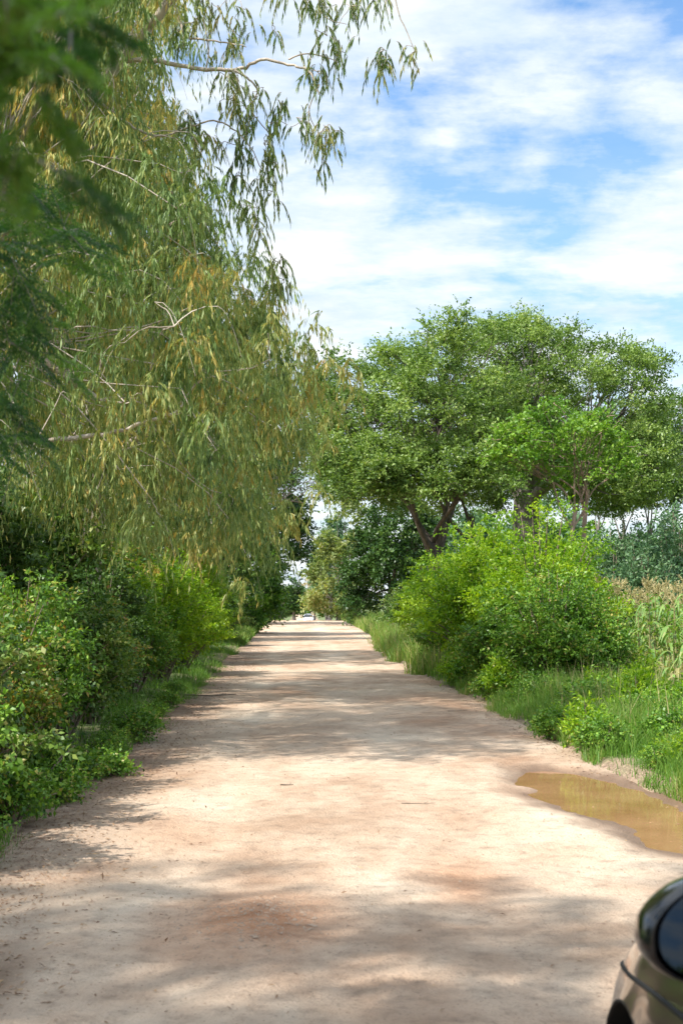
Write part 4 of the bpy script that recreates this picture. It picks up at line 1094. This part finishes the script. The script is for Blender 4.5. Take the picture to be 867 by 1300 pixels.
KY = [-2.15, -2.08, -1.95, -1.6, -1.0, 0, 0.75, 1.1, 1.4, 1.7, 1.92, 2.06, 2.15]
KW = [0.60, 0.72, 0.80, 0.865, 0.88, 0.88, 0.885, 0.885, 0.875, 0.83, 0.755, 0.66, 0.54]
KT = [0.86, 0.93, 0.96, 0.98, 0.98, 0.98, 0.985, 0.955, 0.905, 0.845, 0.785, 0.72, 0.62]
KB = [0.38, 0.30, 0.26, 0.21, 0.20, 0.20, 0.20, 0.20, 0.21, 0.22, 0.23, 0.25, 0.32]
def smooth_interp(y, ks, vs):
    v = 0
    for o, wt_ in ((-0.06, .25), (0, .5), (0.06, .25)): v = v + wt_ * np.interp(y + o, ks, vs)
    return v
def car_body_mesh():
    ys = np.concatenate([np.arange(-2.15, 2.1501, 0.025)])
    ctrl_n = 64
    rings = []
    for y in ys:
        w_ = float(smooth_interp(y, KY, KW)); t_ = float(smooth_interp(y, KY, KT)); b0 = float(smooth_interp(y, KY, KB))
        h = t_ - b0
        flare = 0.022 * max(math.exp(-((y - 1.3) / 0.33) ** 4), math.exp(-((y + 1.3) / 0.33) ** 4))
        # half profile bottom -> top centre
        pr = [(0, b0), (w_ * 0.82, b0), (w_ - 0.045, b0 + 0.035), (w_ - 0.012 + flare * .6, b0 + 0.17 * h), (w_ + flare, b0 + 0.36 * h), (w_ - 0.004 + flare, b0 + 0.55 * h),
              (w_ - 0.012 + flare * .4, b0 + 0.70 * h), (w_ - 0.034, b0 + 0.78 * h), (w_ - 0.050, b0 + 0.86 * h), (w_ - 0.088, b0 + 0.945 * h), (w_ - 0.17, t_ - 0.012), (w_ - 0.28, t_ + 0.002), (w_ * 0.4, t_ + 0.018), (0, t_ + 0.026)]
        pr = np.array(pr)
        # resample with catmull smoothing
        seg = np.r_[0, np.cumsum(np.hypot(*np.diff(pr, axis=0).T))]
        u = np.linspace(0, seg[-1], ctrl_n)
        q = np.stack([np.interp(u, seg, pr[:, 0]), np.interp(u, seg, pr[:, 1])], 1)
        for _ in range(7):
            q[1:-1] = 0.25 * q[:-2] + 0.5 * q[1:-1] + 0.25 * q[2:]
        rings.append(q)
    bm = bmesh.new(); grid_ = []
    for y, q in zip(ys, rings):
        # full ring: left side (x<0) from top centre to bottom, then right
        pts = [(-a, y, b_) for a, b_ in q[::-1]] + [(a, y, b_) for a, b_ in q[1:-1]]
        grid_.append([bm.verts.new(p) for p in pts])
    n = len(grid_[0])
    for i in range(len(grid_) - 1):
        for j in range(n):
            bm.faces.new((grid_[i][j], grid_[i + 1][j], grid_[i + 1][(j + 1) % n], grid_[i][(j + 1) % n]))
    bm.faces.new(grid_[0]); bm.faces.new(grid_[-1][::-1])
    # wheel arches
    kill = []
    for f in bm.faces:
        c = f.calc_center_median()
        for yc in (1.3, -1.3):
            if math.hypot(c.y - yc, c.z - 0.33) < 0.385 and abs(c.x) > 0.55: kill.append(f); break
    bmesh.ops.delete(bm, geom=kill, context='FACES')
    for e in bm.edges:
        if e.is_boundary:
            for v in e.verts:
                for yc in (1.3, -1.3):
                    d = math.hypot(v.co.y - yc, v.co.z - 0.33)
                    if d < 0.45 and abs(v.co.x) > 0.55 and v.co.z > 0.2:
                        v.co.y = yc + (v.co.y - yc) / d * 0.39; v.co.z = 0.33 + (v.co.z - 0.33) / d * 0.39
    for f in bm.faces: f.smooth = True
    bmesh.ops.recalc_face_normals(bm, faces=bm.faces)
    me = bpy.data.meshes.new('body'); bm.to_mesh(me); bm.free(); return me
def surf_side(y, z):
    """half width of the body at y,z (approx)"""
    w_ = float(smooth_interp(y, KY, KW)); return w_
def box_mesh(name, c, s, bev=0.01, rot=None):
    bm = bmesh.new(); bmesh.ops.create_cube(bm, size=1)
    for v in bm.verts: v.co = Vector((v.co.x * s[0], v.co.y * s[1], v.co.z * s[2]))
    if bev: bmesh.ops.bevel(bm, geom=list(bm.edges), offset=bev, segments=2, affect='EDGES')
    if rot: bmesh.ops.rotate(bm, verts=bm.verts, matrix=rot)
    for v in bm.verts: v.co += Vector(c)
    for f in bm.faces: f.smooth = False
    me = bpy.data.meshes.new(name); bm.to_mesh(me); bm.free(); return me
def greenhouse():
    ys = np.arange(-2.02, 0.861, 0.04)
    zr = np.interp(ys, [-2.02, -1.7, -1.3, -0.6, -0.1, 0.15, 0.86], [0.98, 1.36, 1.46, 1.505, 1.49, 1.44, 0.985])
    for _ in range(3): zr[1:-1] = .25 * zr[:-2] + .5 * zr[1:-1] + .25 * zr[2:]
    rows = []
    for y, z in zip(ys, zr):
        wb = min(0.82, float(np.interp(y, KY, KW)) - 0.06); k = (z - 0.97) / 0.53
        wt_ = wb - 0.20 * max(k, 0)
        pr = [(wb, 0.965), (wb - 0.05 * k, 0.965 + (z - 0.965) * 0.30), (wb - 0.11 * k, 0.965 + (z - 0.965) * 0.62), (wt_ + 0.03, z - 0.075 * k), (wt_ - 0.03, z - 0.025 * k), (wt_ - 0.14, z), (wt_ * 0.5, z + 0.012), (0, z + 0.016)]
        rows.append(np.array(pr))
    parts = {'roof': [], 'windshield': [], 'rear_window': [], 'side_window_left': [], 'side_window_right': []}
    def add(kind, q): parts[kind].append(q)
    for i in range(len(ys) - 1):
        for j in range(7):
            for sg in (1, -1):
                a = [(sg * rows[i][j][0], ys[i], rows[i][j][1]), (sg * rows[i + 1][j][0], ys[i + 1], rows[i + 1][j][1]), (sg * rows[i + 1][j + 1][0], ys[i + 1], rows[i + 1][j + 1][1]), (sg * rows[i][j + 1][0], ys[i], rows[i][j + 1][1])]
                ym = (ys[i] + ys[i + 1]) / 2
                if j < 3:
                    # pillars stay painted
                    pil = abs(ym + 0.42) < 0.045 or ym > 0.52 or ym < -1.66 or abs(ym + 1.35) < 0.04
                    kind = 'roof' if pil else ('side_window_right' if sg > 0 else 'side_window_left')
                elif ym > 0.13 and j >= 4: kind = 'windshield'
                elif ym < -1.62 and j >= 4: kind = 'rear_window'
                else: kind = 'roof'
                add(kind, a if sg < 0 else a[::-1])
    out = {}
    for k, qs in parts.items():
        bm = bmesh.new()
        for q in qs:
            try: bm.faces.new([bm.verts.new(p) for p in q])
            except ValueError: pass
        bmesh.ops.remove_doubles(bm, verts=bm.verts, dist=0.0005)
        bmesh.ops.recalc_face_normals(bm, faces=bm.faces)
        for f in bm.faces: f.smooth = True
        me = bpy.data.meshes.new(k); bm.to_mesh(me); bm.free(); out[k] = me
    return out
def mirror_outline(n=40, w_=0.135, h_=0.092):
    pts = []
    for k in range(n):
        a = 2 * math.pi * k / n; c, s = math.cos(a), math.sin(a)
        e = 2 / 2.5
        x = w_ * math.copysign(abs(c) ** e, c); z = h_ * math.copysign(abs(s) ** e, s)
        # outer end (x<0) lower and rounder than the inner end
        z *= 1 - 0.22 * max(0, -x / w_) ** 2
        z += 0.10 * x
        pts.append((x, z))
    return pts
def lens_patch(name, cx, cy, cz, rx, ry, rz, rot=0):
    bm = bmesh.new(); bmesh.ops.create_uvsphere(bm, u_segments=24, v_segments=14, radius=1)
    for v in bm.verts: v.co = Vector((v.co.x * rx, v.co.y * ry, v.co.z * rz))
    from mathutils import Matrix
    bmesh.ops.rotate(bm, verts=bm.verts, matrix=Matrix.Rotation(rot, 3, 'Z'))
    for v in bm.verts: v.co += Vector((cx, cy, cz))
    for f in bm.faces: f.smooth = True
    me = bpy.data.meshes.new(name); bm.to_mesh(me); bm.free(); return me

CARM = {'body': car_body_mesh(), **greenhouse()}
def build_car(name, label, group, paint, loc, rz, full=True):
    root = empty(name, loc, rz); prop(root, label, 'car', group)
    link('body', CARM['body'].copy(), paint, root)
    link('roof', CARM['roof'].copy(), paint, root)
    link('windshield', CARM['windshield'].copy(), M['glass_dark'], root)
    link('rear_window', CARM['rear_window'].copy(), M['glass_dark'], root)
    link('side_window', CARM['side_window_left'].copy(), M['glass_dark'], root)
    link('side_window', CARM['side_window_right'].copy(), M['glass_dark'], root)
    # wheels
    for sx in (-1, 1):
        for yc in (1.3, -1.3):
            V, Fc = lathe([(-0.105, 0.20), (-0.108, 0.285), (-0.085, 0.322), (-0.04, 0.33), (0.04, 0.33), (0.085, 0.322), (0.108, 0.285), (0.105, 0.20)])
            wl_ = link('wheel', np_mesh('wheel', np.array(V), np.array(Fc), None, True), M['tyre'], root)
            wl_.location = (sx * 0.765, yc, 0.33)
            V2, F2 = lathe([(sx * 0.02, 0.0001), (sx * 0.02, 0.20)], 30)
            V = list(V2); Fq = [tuple(f) for f in F2]
            for s_ in range(5):
                a = s_ * 2 * math.pi / 5
                for (d0, d1, wd, x0) in ((0.03, 0.20, 0.024, 0.085),):
                    ca, sa_ = math.cos(a), math.sin(a); b0 = len(V)
                    for xx_ in (x0 * sx, 0.03 * sx):
                        for (dr, tw_) in ((d0, -wd), (d0, wd), (d1, wd), (d1, -wd)):
                            V.append((xx_, ca * dr - sa_ * tw_, sa_ * dr + ca * tw_))
                    Fq += [(b0, b0 + 1, b0 + 2, b0 + 3), (b0, b0 + 1, b0 + 5, b0 + 4), (b0 + 2, b0 + 3, b0 + 7, b0 + 6), (b0 + 1, b0 + 2, b0 + 6, b0 + 5), (b0 + 3, b0, b0 + 4, b0 + 7)]
            V3, F3 = lathe([(sx * 0.0, 0.20), (sx * 0.098, 0.205), (sx * 0.10, 0.19), (sx * 0.03, 0.185)], 36)
            b0 = len(V); V += V3; Fq += [tuple(i + b0 for i in f) for f in F3]
            link('rim', np_mesh('rim', np.array(V), np.array(Fq)), M['rim'], wl_)
            # black trim along the arch
            xb = sx * (float(smooth_interp(yc, KY, KW)) + 0.022)
            sides = 48; V5, F5 = [], []
            for q in range(sides + 1):
                a = R(-14) + (math.pi + R(28)) * q / sides
                yy_ = yc + math.cos(a) * 0.39
                xe = sx * (float(smooth_interp(yy_, KY, KW)) - 0.003 + float(np.interp(0.33 + math.sin(a) * 0.39, [0.2, 0.33, 0.47, 0.61, 0.72, 0.8], [-0.04, -0.004, 0.015, 0.010, -0.008, -0.04])))
                for (dx, rr_) in ((-0.05, 0.386), (-0.004, 0.386), (0.000, 0.388), (0.000, 0.393), (-0.02, 0.396)):
                    V5.append((xe + sx * dx, yc + math.cos(a) * rr_, 0.33 + math.sin(a) * rr_))
            for q in range(sides):
                for j in range(4): F5.append((q * 5 + j, q * 5 + 5 + j, q * 5 + 6 + j, q * 5 + 1 + j))
            link('arch_trim', np_mesh('arch_trim', np.array(V5), np.array(F5), None, True), M['black_plastic'], root)
            # liner inside the arch
            V4, F4 = lathe([(-sx * 0.22, 0.02), (-sx * 0.22, 0.384), (sx * 0.085, 0.384)], 40)
            ln = link('wheel_arch', np_mesh('wheel_arch', np.array(V4), np.array(F4), None, True), M['black_plastic'], root)
            ln.location = (sx * 0.765, yc, 0.33)
    for sx in (-1, 1):
        yv = np.linspace(-1.75, 1.86, 60); ws = Wood(); pts = []
        for q in yv:
            w_ = float(smooth_interp(q, KY, KW)); t_ = float(smooth_interp(q, KY, KT)); b0 = float(smooth_interp(q, KY, KB))
            pts.append((sx * (w_ - 0.040), q, b0 + 0.80 * (t_ - b0)))
        ws.tube(np.array(pts), np.full(60, 0.0065), 6)
        link('side_moulding', ws.mesh('side_moulding'), M['black_plastic'], root)
    for sx in (-1, 1):
        link('headlight', lens_patch('headlight', sx * 0.57, 1.97, 0.63, 0.19, 0.075, 0.065, -sx * 0.62), M['lamp'], root)
        link('tail_light', lens_patch('tail_light', sx * 0.66, -2.045, 0.78, 0.13, 0.07, 0.075, sx * 0.6), M['lamp_red'], root)
    link('grille', box_mesh('grille', (0, 2.13, 0.50), (0.86, 0.06, 0.12), 0.02), M['black_plastic'], root)
    link('bumper_intake', box_mesh('bumper_intake', (0, 2.135, 0.345), (0.7, 0.05, 0.06), 0.015), M['black_plastic'], root)
    link('number_plate', box_mesh('number_plate', (0, 2.17, 0.42), (0.46, 0.012, 0.10), 0.004), M['plate'], root)
    # door mirrors
    for sx in (-1, 1):
        mr = empty('door_mirror'); mr.parent = root
        mr.location = (sx * 0.905, 0.45, 1.106); mr.rotation_euler = (0, 0, R(-sx * 8))
        out = mirror_outline()
        if sx > 0: out = [(-x, z) for x, z in out]
        n = len(out); V = []; Fq = []
        layers = [(-0.056, 0.945), (-0.060, 0.97), (-0.056, 1.0), (-0.02, 1.03), (0.02, 0.99), (0.05, 0.86), (0.07, 0.62), (0.08, 0.30), (0.082, 0.01)]
        for (yy, s) in layers: V += [(x * s, yy, z * s) for x, z in out]
        for l in range(len(layers) - 1):
            for k in range(n): Fq.append((l * n + k, l * n + (k + 1) % n, (l + 1) * n + (k + 1) % n, (l + 1) * n + k))
        # inner lip going in to the recess
        b0 = len(V); V += [(x * 0.925, -0.036, z * 0.925) for x, z in out]
        for k in range(n): Fq.append((k, (k + 1) % n, b0 + (k + 1) % n, b0 + k))
        b1_ = len(V); V += [(x * 0.01, -0.035, z * 0.01) for x, z in out]
        for k in range(n): Fq.append((b0 + k, b0 + (k + 1) % n, b1_ + (k + 1) % n, b1_ + k))
        link('housing', np_mesh('housing', np.array(V), np.array(Fq), None, True), M['gloss_black'], mr)
        V = [(0, -0.049, 0)] + [(x * 0.90, -0.046, z * 0.90) for x, z in out]
        Fq = [(0, 1 + k, 1 + (k + 1) % n) for k in range(n)]
        g = link('mirror_glass', np_mesh('mirror_glass', np.array(V), np.array(Fq)), M['mirror'], mr)
        g.rotation_euler = (R(-2), 0, R(-sx * 5))
        st_ = Wood(); st_.tube(np.array([(-sx * 0.02, 0.02, -0.055), (-sx * 0.09, 0.03, -0.09), (-sx * 0.16, 0.04, -0.12)]), [0.03, 0.026, 0.035], 12)
        link('mirror_arm', st_.mesh('mirror_arm'), M['gloss_black'], mr)
    if full:
        for sx in (-1, 1):
            for yy in (-0.42 + 0.35, -1.1):
                link('door_handle', box_mesh('door_handle', (sx * 0.885, yy - 0.2, 0.83), (0.03, 0.17, 0.025), 0.008), paint, root)
    return root
build_car('parked_car', 'dark brown glossy car at the lower right corner, with a black door mirror', None, M['paint_black'],
          (1.64, 2.15, 0.0), 0.0)
yc = 232.0
build_car('oncoming_car', 'tiny white car far down the road beyond the crest', None, M['paint_white'], (0.85, yc, float(base_z(yc))), math.pi)
